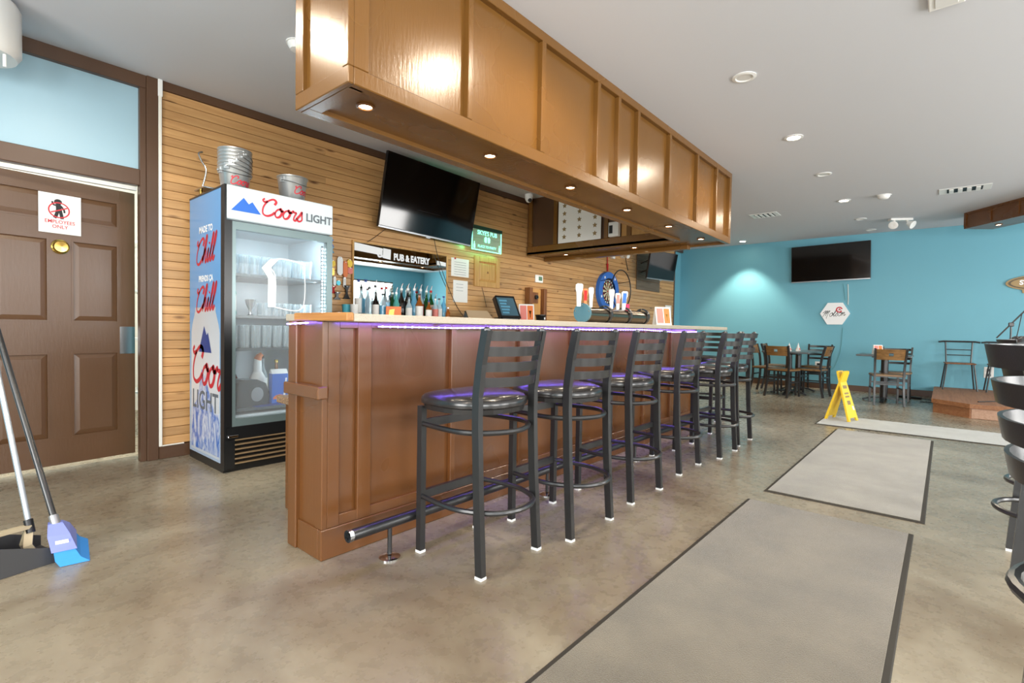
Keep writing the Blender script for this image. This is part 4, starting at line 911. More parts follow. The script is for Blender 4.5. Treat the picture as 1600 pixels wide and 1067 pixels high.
B().add([(a, WV-0.010, d), (c, WV-0.010, d), (c, WV-0.010, e), (a, WV-0.010, e), (a+m_, WV-0.024, d+m_), (c-m_, WV-0.024, d+m_), (c-m_, WV-0.024, e-m_), (a+m_, WV-0.024, e-m_)], [(4, 5, 6, 7)] + [(k, (k+1) % 4, (k+1) % 4+4, k+4) for k in range(4)]).obj('raised_panel', 'pine', pf, world=True)
B().prism([(-0.018, -0.012), (0.018, -0.012), (0.010, 0.014), (-0.006, 0.016)], FRV((a+c)/2, WV-0.0245, (d+e)/2-0.005), 0, 0.001).obj('burnt_mark', 'walnut', pf, world=True)
th = thing('thermostat', 'small white wall thermostat with a green display', 'thermostat', (5.99, WV, 1.76))
B().bbox(5.905, 6.085, WV-0.022, WV-0.001, 1.757, 1.868, 0.005).obj('case', 'white', th, world=True); B().box(5.975, 6.06, WV-0.0235, WV-0.022, 1.785, 1.845).obj('display', plain('lcd_green', C(96, 128, 104), 0.3), th, world=True)
# television on a swing arm and its backing board
bd = thing('backing_board', 'weathered grey plank board behind the swing-arm television', 'board', (9.65, WV, 1.87))
for k in range(4): B().bbox(9.12, 10.17, WV-0.02, WV-0.001, 1.875+k*0.19, 2.06+k*0.19, 0.003).obj('board_plank', 'greyboard', bd, world=True)
def along(x_, y_, depth):
    d = CF + CR*(x_-800)/FPX - CU*(y_-533.5)/FPX
    return CAMP + d*depth
# its distance: the arm's board is on the plank wall at about 9.4 m along the wall; screen 0.95 m wide
bl2 = at(1010.5, 434.5, 1, 4.25)
t, tl, x, z, nn, W, H_ = tv('television on a swing arm angled out past the dartboard', None, (bl2+Vector((-0.014, -0.085, 0.52)), bl2+Vector((-0.014+0.88*0.985, -0.085-0.88*0.17, 0.52)), bl2))
m0 = tl + x*W*0.5 - z*H_*0.5 - nn*0.05
for dz in (0.09, -0.09): B().tube([m0+Vector((0, 0, dz)), m0+Vector((-0.28, 0.12, dz)), (9.3, WV-0.021, m0.z+dz)], 0.014, 6).obj('swing_arm', 'black', t, world=True)
# dartboard
db = thing('dartboard', 'dartboard in a blue foam surround with a ring light on the plank wall', 'dartboard', (7.97, WV, 1.755))
dc = Vector((7.97, WV, 1.755)); ND = (0, -1, 0)
B().lathe([(0.232, 0.001), (0.345, 0.001), (0.345, 0.07), (0.335, 0.08), (0.240, 0.08), (0.232, 0.07)], 40, dc, caps=False, axis=ND).obj('foam_surround', 'dartblue', db, True, world=True)
B().lathe([(0.229, 0.001), (0.229, 0.040), (0.0, 0.040)], 40, dc, axis=ND).obj('board', 'dartblack', db, world=True)
for k in range(20):
    a0 = (k-0.5)*2*PI/20+0.006; a1 = (k+0.5)*2*PI/20-0.006
    for (r0, r1, m0_, m1_) in ((0.018, 0.100, 'cork', 'dartblack'), (0.100, 0.110, 'dartgreen', 'dartred'), (0.110, 0.160, 'cork', 'dartblack'), (0.160, 0.171, 'dartgreen', 'dartred')):
        mm_ = m0_ if k % 2 else m1_
        if mm_ == 'dartblack': continue
        B().prism([(r0*math.sin(a0), r0*math.cos(a0)), (r1*math.sin(a0), r1*math.cos(a0)), (r1*math.sin(a1), r1*math.cos(a1)), (r0*math.sin(a1), r0*math.cos(a1))], (dc+Vector((0, -0.0402, 0)), X, Z), 0, 0.0012).obj('segment', mm_, db, world=True)
B().lathe([(0.016, 0.040), (0.016, 0.043), (0, 0.043)], 14, dc, axis=ND).obj('bull', 'dartred', db, world=True)
for k in range(20):
    a = k*2*PI/20; B().bbox(dc.x+0.198*math.sin(a)-0.010, dc.x+0.198*math.sin(a)+0.010, WV-0.0425, WV-0.0405, dc.z+0.198*math.cos(a)-0.015, dc.z+0.198*math.cos(a)+0.015, 0.0005).obj('number_mark', 'whiteprint', db, world=True)
hoopc = dc + Vector((0.02, -0.30, 0.02))
B().tube([hoopc+Vector((0.345*math.cos(a), 0, 0.345*math.sin(a))) for a in [2*PI*i/40 for i in range(40)]], 0.010, 8, closed=True).obj('ring_light', 'black_plastic', db, True, world=True)
for a in (0.5, 2.64, 4.71): B().tube([hoopc+Vector((0.345*math.cos(a), 0, 0.345*math.sin(a))), dc+Vector((0.34*math.cos(a), -0.07, 0.34*math.sin(a)))], 0.006, 6).obj('ring_arm', 'black_plastic', db, world=True)
for a in (2.2, 3.5, 0.9): B().prism([(p[0]*0.03, p[1]*0.03) for p in star], (dc+Vector((0.29*math.cos(a), -0.081, 0.29*math.sin(a))), X, Z), 0, 0.001).obj('white_emblem', 'whiteprint', db, world=True)
rc = thing('hanging_red_cord', 'red cord with a plug hanging above the dartboard', 'cord', (7.75, WV, 2.1))
p_ = at(949, 400, 1, WV-0.02); q_ = at(949.5, 424, 1, WV-0.02)
B().tube([p_+Vector((0.05, 0, 0.25)), p_, (p_+q_)/2, q_], 0.009, 6).obj('cord', 'dartred', rc, world=True); B().cyl((p_+q_)/2, q_, 0.022, 0.012, 8).obj('plug', 'dartred', rc, world=True)
# small fittings up on the far part of the plank wall
a = at(957.5, 399, 1, WV-0.03); tag(B().bbox(a.x-0.045, a.x+0.045, WV-0.06, WV-0.001, a.z-0.06, a.z+0.06, 0.006).obj('wall_sensor', 'white'), 'small white wall sensor above the dartboard', 'sensor')
a = at(977, 399, 1, WV-0.08); ps = thing('wall_camera', 'small white wall camera with a looped cable near the swing-arm television', 'camera', (a.x, WV, a.z))
B().cyl((a.x, WV-0.001, a.z), (a.x, WV-0.05, a.z), 0.05, n=14).obj('base', 'white', ps, True, world=True); B().cyl((a.x, WV-0.05, a.z+0.02), (a.x-0.03, WV-0.16, a.z-0.03), 0.045, 0.04, 14).obj('barrel', 'white', ps, True, world=True)
B().tube(smooth([(a.x+0.03, WV-0.03, a.z), (a.x+0.14, WV-0.04, a.z+0.04), (a.x+0.10, WV-0.04, a.z-0.06), (a.x+0.25, WV-0.01, a.z-0.25)], 5), 0.008, 6).obj('cable', 'cable', ps, world=True)
a = at(1044, 485, 1, WV-0.003); tag(B().box(a.x-0.15, a.x+0.16, WV-0.004, WV-0.001, a.z-0.13, a.z+0.11).obj('paper_sheet', 'paper'), 'white paper pinned at the far end of the plank wall', 'paper')
# thin cables hanging on the plank wall
def cable(label, pts, r=0.004, m_='cable', name='hanging_cable'): return tag(B().tube(smooth(pts, 6), r, 6).obj(name, m_, None, True), label, 'cable')
cable('dark cable running down the mirror from the large television', [at(678, 372, 1, WV-0.045), at(684, 400, 1, WV-0.04), at(697, 440, 1, WV-0.035), at(712, 475, 1, WV-0.012), at(724, 494, 1, WV-0.012)])
cable('short dark cable sloping from under the television to the left', [at(602, 358, 1, WV-0.01), at(585, 371, 1, WV-0.008), at(566, 383, 1, WV-0.008)], 0.003)
cable('dark cable dropping below the pine cabinet door panel', [at(753, 449, 1, WV-0.008), at(757, 465, 1, WV-0.008), at(760, 480, 1, WV-0.008)], 0.003)
# tall wooden opener board
wo = thing('bottle_opener_board', 'tall wooden wall-mounted bottle opener board with a catch cup', 'bottle opener', (5.85, WV, 1.2))
a, c = at(820, 449, 1, WV), at(847, 449, 1, WV); u0, u1, zt = a.x, c.x, a.z
B().bbox(u0, u0+0.07, WV-0.10, WV-0.001, 1.18, zt, 0.004).obj('side_board', 'walnut', wo, world=True); B().bbox(u1-0.07, u1, WV-0.10, WV-0.001, 1.18, zt, 0.004).obj('side_board', 'walnut', wo, world=True)
B().box(u0+0.07, u1-0.07, WV-0.03, WV-0.001, 1.18, zt-0.01).obj('back_board', 'pine', wo, world=True)
B().bbox((u0+u1)/2-0.06, (u0+u1)/2+0.06, WV-0.045, WV-0.03, zt-0.22, zt-0.06, 0.004).obj('opener_plate', 'walnut', wo, world=True)
B().lathe([(0.035, 0), (0.03, 0.03), (0.015, 0.03), (0.012, 0)], 12, ((u0+u1)/2, WV-0.045, zt-0.13), axis=ND, caps=False).obj('opener', 'black', wo, True, world=True)
# ================================================================== BACK BAR
BBZ = 1.155
bbk = thing('back_bar', 'dark back bar cabinet along the plank wall under the mirror', 'cabinet', (2.27, 4.05, 0))
B().box(2.27, 6.6, 4.10, WV-0.032, 0.101, BBZ-0.03).box(2.29, 6.58, 4.14, WV-0.032, 0.0, 0.101).obj('body', 'brown', bbk, world=True)
B().bbox(2.25, 6.62, 4.06, WV-0.024, BBZ-0.03, BBZ, 0.003).obj('top', 'counter', bbk, world=True)
for k in range(6):
    d_ = B().bbox(2.64+k*0.66, 3.26+k*0.66, 4.082, 4.10, 0.12, BBZ-0.06, 0.003).obj('door', 'brown', bbk, world=True)
    hh = B().tube([(3.2+k*0.66, 4.078, 0.75), (3.2+k*0.66, 4.06, 0.77), (3.2+k*0.66, 4.06, 0.87), (3.2+k*0.66, 4.078, 0.89)], 0.005, 6).obj('handle', 'steel', d_); hh.matrix_parent_inverse = Matrix.Identity(4)
def onbb(px, v): return at(px, 480, 1, v).x
# bottles: pixel column, distance from wall, height, radius, glass, cap, label, description
BT = [(560, 4.50, .375, .040, 'bt_clear', 'c', 'navy', 'paper', 'tall clear vodka bottle with a blue cap, leftmost before the mirror'),
      (571, 4.46, .375, .040, 'bt_clear', 'c', 'navy', 'bt_blue', 'tall clear vodka bottle with a blue cap, second from left'),
      (577, 4.40, .30, .040, 'bt_clear', 'spout', 'black_plastic', None, 'clear liquor bottle with a pour spout beside the blue-capped pair'),
      (586, 4.50, .33, .038, 'bt_clear', 'spout', 'black_plastic', 'paper', 'clear bottle with a tall spout left of the red-capped pair'),
      (587, 4.32, .25, .032, 'bt_dark', 'c', 'black_plastic', 'paper', 'short dark bottle with a cream label at the front'),
      (596, 4.50, .315, .038, 'bt_clear', 'c', 'dartred', None, 'clear bottle with a red cap, left one of the red-capped pair'),
      (603.5, 4.40, .315, .038, 'bt_clear', 'c', 'dartred', 'bt_blue', 'clear bottle with a red cap, right one of the red-capped pair'),
      (598, 4.34, .24, .035, 'bt_clear', 'c', 'black_plastic', 'bt_blue', 'short clear bottle with a black cap and pale blue band'),
      (613, 4.48, .27, .036, 'bt_green', 'c', 'white', None, 'green bottle with a white cap right of the red-capped pair'),
      (619, 4.44, .27, .036, 'bt_teal', 'spout', 'chrome', None, 'pale teal bottle with a steel spout left of the dark bottles'),
      (627, 4.48, .32, .038, 'bt_dark', 'spout', 'white', None, 'dark bottle with a white spout, left one of the two dark bottles'),
      (637, 4.48, .325, .038, 'bt_dark', 'spout', 'white', None, 'dark bottle with a white spout, right one of the two dark bottles'),
      (639, 4.32, .22, .034, 'bt_clear', 'c', 'greyprint', 'paper', 'short clear bottle with a grey cap before the dark pair'),
      (647, 4.41, .325, .036, 'bt_blue', 'spout', 'white', None, 'pale blue bottle with a white spout near the mirror centre'),
      (655, 4.36, .27, .042, 'bt_amber', 'c', 'black_plastic', 'paper', 'amber bottle with a black cap and white label at the front'),
      (657, 4.50, .33, .036, 'bt_clear', 'spout', 'white', 'dartred', 'clear bottle with a red band and white spout'),
      (666, 4.48, .32, .036, 'bt_green', 'spout', 'white', None, 'green bottle with a white spout, left one of the green pair'),
      (673, 4.50, .325, .036, 'bt_green', 'spout', 'dartred', 'bt_amber', 'green bottle with an amber band and red spout collar'),
      (670, 4.34, .20, .034, 'bt_amber', 'c', 'navy', 'paper', 'squat amber bottle with a navy cap at the front'),
      (680, 4.40, .23, .036, 'bt_clear', 'spout', 'white', 'pinkprint', 'clear bottle with a pink label near the mirror right side'),
      (686, 4.44, .24, .036, 'bt_clear', 'c', 'black_plastic', 'paper', 'clear bottle with a black cap and white label near the mirror right side'),
      (693, 4.46, .27, .034, 'bt_blue', 'c', 'navy', None, 'pale blue bottle with a navy cap, farthest right before the mirror'),
      (700, 4.40, .14, .028, 'bt_amber', 'c', 'chrome', None, 'small amber bottle standing just right of the mirror')]
for px, v, h, r, gm, cp, cm, lb, ds in BT: bottle('liquor_bottle', ds, (onbb(px, v), v, BBZ), h*1.02, r, gm, cp, cm, lb, 'liquor bottles before the mirror')
mc = thing('orange_menu_card', 'small orange printed card among the liquor bottles', 'card', (onbb(615, 4.22), 4.22, BBZ), math.radians(-35))
B().bbox(-0.075, 0.075, -0.006, 0.006, 0, 0.115, 0.002).obj('card', 'orangeprint', mc); B().prism([(-0.05, 0.02), (0.0, 0.02), (0.01, 0.09), (-0.04, 0.08)], (Vector((0, -0.0065, 0)), X, Z), 0, 0.0005).obj('print', 'brass', mc)
B().bbox(-0.02, 0.02, -0.006, 0.04, 0.0, 0.004, 0.001).obj('stand_foot', 'orangeprint', mc)
cp_ = [(0.0, 0.003), (0.03, 0), (0.033, 0.004), (0.042, 0.115), (0.040, 0.115), (0.03, 0.012), (0, 0.012)]
o = B().lathe(cp_, 16).obj('plastic_cup', plain('cyan_plastic', C(96, 196, 214), 0.4), None, True); o.location = (onbb(541, 4.30), 4.30, BBZ); tag(o, 'cyan plastic cup on the back bar left of the mirror', 'cup')
o = B().lathe(cp_, 16).obj('plastic_cup', 'white', None, True); o.location = (onbb(554, 4.2), 4.2, BBZ); tag(o, 'white plastic cup on the back bar by the mirror corner', 'cup')
o = B().lathe([(0, 0), (0.05, 0), (0.055, 0.01), (0.055, 0.035), (0.05, 0.035), (0.048, 0.01), (0, 0.01)], 20).obj('steel_dish', 'steel', None, True); o.location = (onbb(528, 4.25), 4.25, BBZ); tag(o, 'low steel dish on the back bar beside the fridge', 'dish')
# novelty openers hung beside the fridge
def hung(px, py0, py1, w, m_, ds, shape='paddle'):
    a = at(px, py0, 1, WV-0.02); c = at(px, py1, 1, WV-0.02); h = a.z-c.z
    t = thing('hanging_opener', ds, 'bottle opener', (a.x, WV-0.012, c.z), 0, 'openers hung beside the fridge')
    if shape == 'paddle': pts = [(-w/2, h*0.12), (-w*0.2, 0), (w*0.2, 0), (w/2, h*0.12), (w/2, h*0.86), (w*0.3, h), (-w*0.3, h), (-w/2, h*0.86)]
    elif shape == 'disc': pts = [(w/2*math.cos(k*PI/8), h/2+h/2*math.sin(k*PI/8)) for k in range(16)]
    else: pts = [(-w*0.5, 0), (w*0.5, 0), (w*0.15, h*0.35), (w*0.15, h*0.65), (w*0.5, h), (-w*0.5, h), (-w*0.15, h*0.65), (-w*0.15, h*0.35)]
    B().prism(pts, (Vector((0, 0, 0)), X, Z), 0, 0.01).obj('plate', m_, t)
    B().cyl((0, 0.012, h*0.93), (0, -0.014, h*0.93), 0.005, n=8).obj('hook', 'steel', t)
hung(531.5, 401, 430, 0.06, 'white', 'long white paddle bottle opener hung beside the fridge')
hung(540, 408, 433, 0.05, 'orangeprint', 'orange paddle bottle opener hung right of the white one')
hung(546.5, 405, 418, 0.06, 'yellow', 'yellow and green round opener hung by the mirror edge', 'disc')
hung(547.5, 418, 428, 0.055, 'pinkprint', 'pink and white opener hung under the yellow round one')
hung(520, 406, 417, 0.06, 'yellow', 'yellow round opener hung right against the fridge', 'disc')
hung(519, 418, 430, 0.05, 'brass', 'brass coloured opener hung right against the fridge')
hung(523, 432, 446, 0.03, 'white', 'thin white opener hung low beside the fridge')
hung(529, 438, 446, 0.045, plain('cyan_metal', C(70, 180, 200), 0.3, 0.3), 'cyan opener hung below the white paddle', 'disc')
hung(538.5, 433, 449, 0.03, 'white', 'thin white opener hung below the orange paddle')
hung(521, 447, 458, 0.07, 'dartred', 'red and white opener hung low against the fridge', 'x')
hung(527, 456, 468, 0.085, 'black', 'black corkscrew hung lowest beside the fridge', 'x')
hung(542, 446, 467, 0.075, 'black', 'black corkscrew hung lowest by the mirror edge', 'x')
hung(518, 374, 384, 0.05, 'blue', 'blue opener hung highest beside the fridge header', 'x')
hung(519, 385, 395, 0.05, 'bt_blue', 'pale blue opener hung second highest beside the fridge', 'x')
# point-of-sale terminal, tan folder, menu holder, cup
pos = thing('pos_terminal', 'black point-of-sale touch terminal on the back bar', 'terminal', (onbb(792, 4.28), 4.28, BBZ), math.radians(-14))
B().bbox(-0.12, 0.12, -0.10, 0.12, 0, 0.05, 0.01).obj('base', 'black_plastic', pos)
B().prism([(-0.02, 0.05), (0.10, 0.05), (0.07, 0.26), (0.03, 0.26)], (Vector((-0.06, 0, 0)), Y, Z), 0, 0.12).obj('stand', 'black_plastic', pos)
tf = (Vector((-0.16, -0.11, 0.05)), X, Vector((0, 0.52, 0.854)))
B().prism([(0, 0), (0.31, 0), (0.31, 0.33), (0.02, 0.33), (0, 0.31)], tf, -0.06, 0).obj('monitor', 'black_plastic', pos)
scn = B().prism([(0.025, 0.03), (0.285, 0.03), (0.285, 0.30), (0.025, 0.30)], tf, 0, 0.001).obj('screen', plain('pos_screen', C(60, 84, 96), 0.15, emit=C(60, 90, 104), es=0.25), pos)
b = B()
for k in range(5): b.prism([(0.05, 0.06+k*0.045), (0.15+0.02*(k % 3), 0.06+k*0.045), (0.15+0.02*(k % 3), 0.085+k*0.045), (0.05, 0.085+k*0.045)], tf, 0.001, 0.0016)
b.obj('screen_rows', 'bt_blue', pos)
fd = thing('tan_folder', 'tan folder propped at a slant on the back bar left of the terminal', 'folder', (onbb(752, 4.3), 4.3, BBZ), math.radians(-12))
B().prism([(-0.20, 0.0), (0.17, 0.0), (0.12, 0.155), (-0.19, 0.155)], (Vector((0, -0.05, 0)), X, Vector((0, 0.6, 0.8))), -0.008, 0).obj('cover', 'tan', fd)
B().prism([(-0.05, 0.0), (0.09, 0.0), (0.05, 0.115)], (Vector((-0.205, 0, 0)), Y, Z), 0, 0.012).obj('easel', 'black_plastic', fd)
def menu(label, loc, rz, s=1.0):
    t = thing('table_menu', label, 'menu', loc, rz); sl = Vector((0, 0.26, 0.966))
    tf = (Vector((-0.10*s, -0.03, 0)), X, sl)
    B().prism([(0, 0), (0.2*s, 0), (0.2*s, 0.24*s), (0, 0.24*s)], tf, -0.004, 0).obj('leaf', 'paper', t)
    B().prism([(0, 0), (0.2*s, 0), (0.2*s, 0.24*s), (0, 0.24*s)], (Vector((-0.10*s, 0.095*s, 0)), X, Vector((0, -0.26, 0.966))), 0, 0.004).obj('back_leaf', 'paper', t)
    B().prism([(0.015*s, 0.03*s), (0.10*s, 0.03*s), (0.10*s, 0.22*s), (0.015*s, 0.22*s)], tf, 0, 0.0008).obj('red_print', 'pinkprint', t)
    B().prism([(0.11*s, 0.03*s), (0.185*s, 0.03*s), (0.185*s, 0.22*s), (0.11*s, 0.22*s)], tf, 0, 0.0008).obj('orange_print', 'orangeprint', t)
    B().prism([(0.13*s, 0.15*s), (0.165*s, 0.15*s), (0.152*s, 0.10*s), (0.152*s, 0.06*s), (0.143*s, 0.06*s), (0.143*s, 0.10*s)], tf, 0.0008, 0.0014).obj('cocktail_print', 'brass', t)
    return t
menu('folded red and orange drinks menu standing beside the terminal', (onbb(823, 4.13), 4.13, BBZ), math.radians(-42), 1.0)
cu_ = thing('black_cup', 'glossy black cup holder on the back bar before the wooden opener', 'cup', (onbb(845, 4.2), 4.2, BBZ))
B().lathe([(0.05, 0), (0.055, 0.01), (0.07, 0.09), (0.075, 0.095), (0.075, 0.105), (0.066, 0.105), (0.05, 0.02), (0, 0.02)], 20).obj('bowl', 'black_plastic', cu_, True)
B().box(-0.012, 0.012, -0.072, -0.068, 0.04, 0.07).obj('sticker', 'whiteprint', cu_)
CT = 1.124
menu('folded red and orange drinks menu standing on the bar counter by the taps', (at(1036, 500, 1, 2.15).x, 2.15, CT), math.radians(-40), 0.80)
# beer tower on the counter
TV_ = 2.20
bt = thing('beer_tower', 'horizontal steel and black draught beer tower on the bar counter', 'beer tap', (3.5, TV_, CT))
ua, ub = at(911, 500, 1, TV_).x, at(1004, 500, 1, TV_).x; zc_ = CT+0.068
B().cyl((ua, TV_, zc_), (ub, TV_, zc_), 0.062, n=28).obj('barrel', plain('dark_steel', C(120, 108, 92), 0.2, 1.0), bt, True, world=True)
B().lathe([(0.078, 0), (0.078, 0.02), (0, 0.02)], 28, (ua, TV_, zc_+0.012), axis=(-1, 0, 0)).obj('end_cap', plain('end_cap_blue', C(104, 142, 154), 0.25, 0.5), bt, world=True)
for k in range(3):
    u = ua+(ub-ua)*(k+1)/3; B().lathe([(0.062, 0), (0.076, 0), (0.076, 0.03), (0.062, 0.03)], 28, (u-0.03, TV_, zc_+0.01), axis=(1, 0, 0), caps=False).obj('flange', 'black', bt, True, world=True)
    for a in (0.4, 1.6, 2.8): B().lathe([(0.006, 0), (0, 0.005)], 8, (u-0.03, TV_-0.069*math.cos(a), zc_+0.01+0.069*math.sin(a)), axis=(-1, 0, 0)).obj('bolt', 'chrome', bt, world=True)
for a in (0.2, 1.57, 2.9): B().lathe([(0.006, 0), (0, 0.005)], 8, (ua-0.02, TV_-0.066*math.cos(a), zc_+0.012+0.066*math.sin(a)), axis=(-1, 0, 0)).obj('bolt', 'chrome', bt, world=True)
def tap(px, py0, py1, w, m_, top, label_m, tilt=0.0, txt=None):
    a = at(px, py1, 1, TV_); c = at(px, py0, 1, TV_); h = c.z-(zc_+0.06)
    hd_ = B().prism([(-w*0.25, 0), (w*0.25, 0), (w*0.36, h*0.6), (w/2, h*0.75), (w/2, h*0.95), (w*0.3, h), (-w*0.3, h), (-w/2, h*0.95), (-w/2, h*0.75), (-w*0.36, h*0.6)], (Vector((a.x, TV_-0.01, zc_+0.06)), Vector((0.75, -0.66, 0)), Vector((tilt, 0, 1)).normalized()), -0.008, 0.012).obj('tap_handle', m_, bt, world=True)
    o2 = B().prism([(-w*0.3, h*0.35), (w*0.3, h*0.35), (w*0.32, h*0.9), (-w*0.32, h*0.9)], (Vector((a.x, TV_-0.01, zc_+0.06)), Vector((0.75, -0.66, 0)), Vector((tilt, 0, 1)).normalized()), 0.012, 0.013).obj('badge', label_m, hd_); o2.matrix_parent_inverse = Matrix.Identity(4)
tap(902, 443, 490, 0.055, 'white', None, 'whiteprint', 0.03); tap(912, 451, 490, 0.04, 'orangeprint', None, 'dartred'); tap(921, 449, 490, 0.04, 'whiteprint', None, 'white')
tap(953, 452, 490, 0.045, 'white', None, 'whiteprint', 0.02); tap(963, 458, 490, 0.045, 'whiteprint', None, 'pinkprint'); tap(972, 455, 490, 0.055, 'whiteprint', None, 'blue', 0.12)
o = B().bbox(-0.02, 0.02, -0.02, 0.02, 0, 0.05, 0.004).obj('red_lamp', plain('red_lens', C(170, 24, 70), 0.3, emit=C(200, 30, 90), es=0.5)); o.location = (at(979, 480, 1, 2.2).x, 2.2, zc_+0.066); tag(o, 'small red indicator lamp behind the beer taps', 'lamp')

# ================================================================== CEILING FITTINGS
LG = 'ceiling downlights'
downlight(5.404, 1.15, ZC, True, 'nearest lit warm ceiling downlight beyond the bulkhead', LG, 0.055, 46, angle=172)
downlight(2.42, 1.16, ZC, True, 'lit warm ceiling downlight above the closest floor mat', LG, 0.055, 46, angle=172)
downlight(0.72, 3.05, ZC, True, 'lit warm ceiling downlight between the brown door and the bulkhead end', LG, 0.055, 34, angle=172)
downlight(-0.56, 1.16, ZC, True, 'lit warm ceiling downlight behind the camera', LG, 0.055, 46, angle=172)
downlight(8.379, 1.13, ZC, True, 'lit warm ceiling downlight between the two off ones toward the teal wall', LG, 0.055, 46, angle=172)
downlight(10.95, 3.21, ZC, True, 'lit warm ceiling downlight close to the teal wall past the bulkhead', LG, 0.055, 130, angle=88)
downlight(3.91, 1.168, ZC, False, 'nearest ceiling downlight, switched off', LG, 0.055)
downlight(6.859, 1.134, ZC, False, 'switched-off ceiling downlight between the two lit ones', LG, 0.055)
downlight(9.878, 1.093, ZC, False, 'switched-off ceiling downlight beside the emergency light', LG, 0.055)
downlight(11.0, 1.064, ZC, False, 'farthest switched-off ceiling downlight over the far television', LG, 0.055)
def vent(label, u, v, su, sv, rz):
    t = thing('ceiling_vent', label, 'vent', (u, v, ZC), rz)
    B().bbox(-su/2, su/2, -sv/2, sv/2, -0.006, 0.0, 0.002).obj('frame', 'white', t)
    B().box(-su*0.36, su*0.36, -sv*0.34, sv*0.34, -0.0075, -0.006).obj('dark_throat', 'blackprint', t)
    for k in range(4): B().bbox(-su*0.36, su*0.36, -sv*0.30+k*sv*0.17, -sv*0.30+k*sv*0.17+sv*0.09, -0.018, -0.0076, 0.002).obj('louvre', 'white', t)
    return t
vent('white ceiling vent grille near the bar side of the ceiling', 8.704, 2.229, 0.32, 0.40, 0)
vent('white ceiling vent grille near the wooden beam at the right', 8.60, -0.13, 0.30, 0.50, 0)
sd = thing('smoke_detector', 'white smoke detector on the ceiling near the far downlights', 'smoke detector', (8.37, 0.68, ZC))
B().lathe([(0.07, 0), (0.07, -0.02), (0.055, -0.045), (0.03, -0.055), (0, -0.055)], 20).obj('body', 'white', sd, True); B().lathe([(0.085, 0), (0.085, -0.008), (0.0, -0.008)], 20).obj('base_plate', 'white', sd, True)
el = thing('emergency_light', 'white twin-head emergency light on the ceiling', 'emergency light', (10.2, 0.60, ZC), math.radians(-60))
B().bbox(-0.16, 0.16, -0.05, 0.05, -0.035, 0, 0.006).obj('base', 'white', el)
for s_ in (-1, 1):
    n_ = B().cyl((s_*0.09, 0, -0.035), (s_*0.11, -0.03, -0.08), 0.018, n=10).obj('neck', 'white', el, True)
    B().lathe([(0.03, -0.05), (0.06, 0.02), (0.065, 0.04), (0.055, 0.045), (0, 0.035)], 16, (s_*0.12, -0.05, -0.10), axis=(s_*0.5, -0.7, -0.5)).obj('lamp_head', 'white', n_, True)
sd2 = thing('smoke_detector', 'white smoke detector on the ceiling behind the near end of the bulkhead', 'smoke detector', (1.63, 3.31, ZC))
B().lathe([(0.06, 0), (0.06, -0.02), (0.045, -0.045), (0.0, -0.05)], 18).obj('body', 'white', sd2, True); B().lathe([(0.07, 0), (0.07, -0.006), (0, -0.006)], 18).obj('base_plate', 'white', sd2, True)
dm = thing('dome_camera', 'white dome security camera on the ceiling where the bulkhead meets the plank wall', 'camera', (5.50, 4.45, ZC))
B().lathe([(0.06, 0), (0.06, -0.03), (0.055, -0.05), (0.05, -0.075), (0.03, -0.105), (0, -0.115)], 20).obj('dome', 'white', dm, True)
B().lathe([(0.028, 0.035), (0.026, 0.055), (0, 0.056)], 14, (0, 0, -0.065), axis=(-0.4, -0.75, -0.45)).obj('lens', 'black_plastic', dm, True)
pn = thing('ceiling_panel', 'white square panel fixture at the top edge of the ceiling', 'fixture', (3.66, 0.05, ZC))
B().bbox(-0.09, 0.09, -0.08, 0.08, -0.02, 0, 0.006).obj('frame', 'white', pn); B().bbox(-0.06, 0.06, -0.05, 0.05, -0.024, -0.02, 0.002).obj('diffuser', 'lamp_off', pn)
# white pendant unit at the top left corner of the view
pl = thing('pendant_heater', 'white rounded ceiling unit hanging at the top left corner', 'fixture', (0.20, 4.26, ZC))
B().cyl((0, 0, 0), (0, 0, -0.03), 0.08, n=10).obj('stem', 'white', pl)
B().lathe([(0.0, -0.02), (0.19, -0.02), (0.205, -0.05), (0.205, -0.30), (0.185, -0.335), (0.0, -0.34)], 28).obj('drum', 'lamp_off', pl, True)
B().cyl((0.12, -0.12, -0.34), (0.12, -0.12, -0.41), 0.008, n=8).obj('pull_stub', 'white', pl)
# second wooden bulkhead to the right
rb = thing('ceiling_beam', 'brown panelled ceiling bulkhead at the right before the teal wall', 'bulkhead', (9.5, -0.2, 2.6))
# its left end sits on the ceiling at this pixel pair, 0.33 m deep
e0 = at(1507, 333, 2, ZC); e1 = at(1600, 308, 2, ZC); dr_ = (e1-e0).normalized(); far_ = e0 + dr_*3.2; nrm = Vector((-dr_.y, dr_.x, 0))
if nrm.x < 0: nrm = -nrm
hh_ = 0.24
def beam_box(s0, s1, n0, n1, z0, z1, name, mat_):
    vs = [e0*1 + dr_*s + nrm*n_ for s in (s0, s1) for n_ in (n0, n1)]; vs = [(p.x, p.y, z) for z in (z0, z1) for p in vs]
    B().add(vs, [(0, 1, 3, 2), (4, 5, 7, 6), (0, 1, 5, 4), (2, 3, 7, 6), (0, 2, 6, 4), (1, 3, 7, 5)]).obj(name, mat_, rb, world=True)
beam_box(0, 3.2, 0.01, 0.42, ZC-hh_+0.02, ZC, 'core', 'brown'); beam_box(0, 3.2, 0.0, 0.42, ZC-hh_, ZC-hh_+0.03, 'bottom_board', 'brown'); beam_box(0, 3.2, -0.005, 0.02, ZC-0.03, ZC, 'top_rail', 'brown')
for k in range(8): beam_box(k*0.42, k*0.42+0.035, -0.006, 0.012, ZC-hh_+0.03, ZC-0.03, 'batten', 'brown')
p_ = e0+dr_*0.35+nrm*0.2
downlight(p_.x, p_.y, ZC-hh_, True, 'small lit puck light under the right ceiling bulkhead', 'puck lights under the bulkhead', 0.03, 4, 'lamp_small', 130, 'brown')

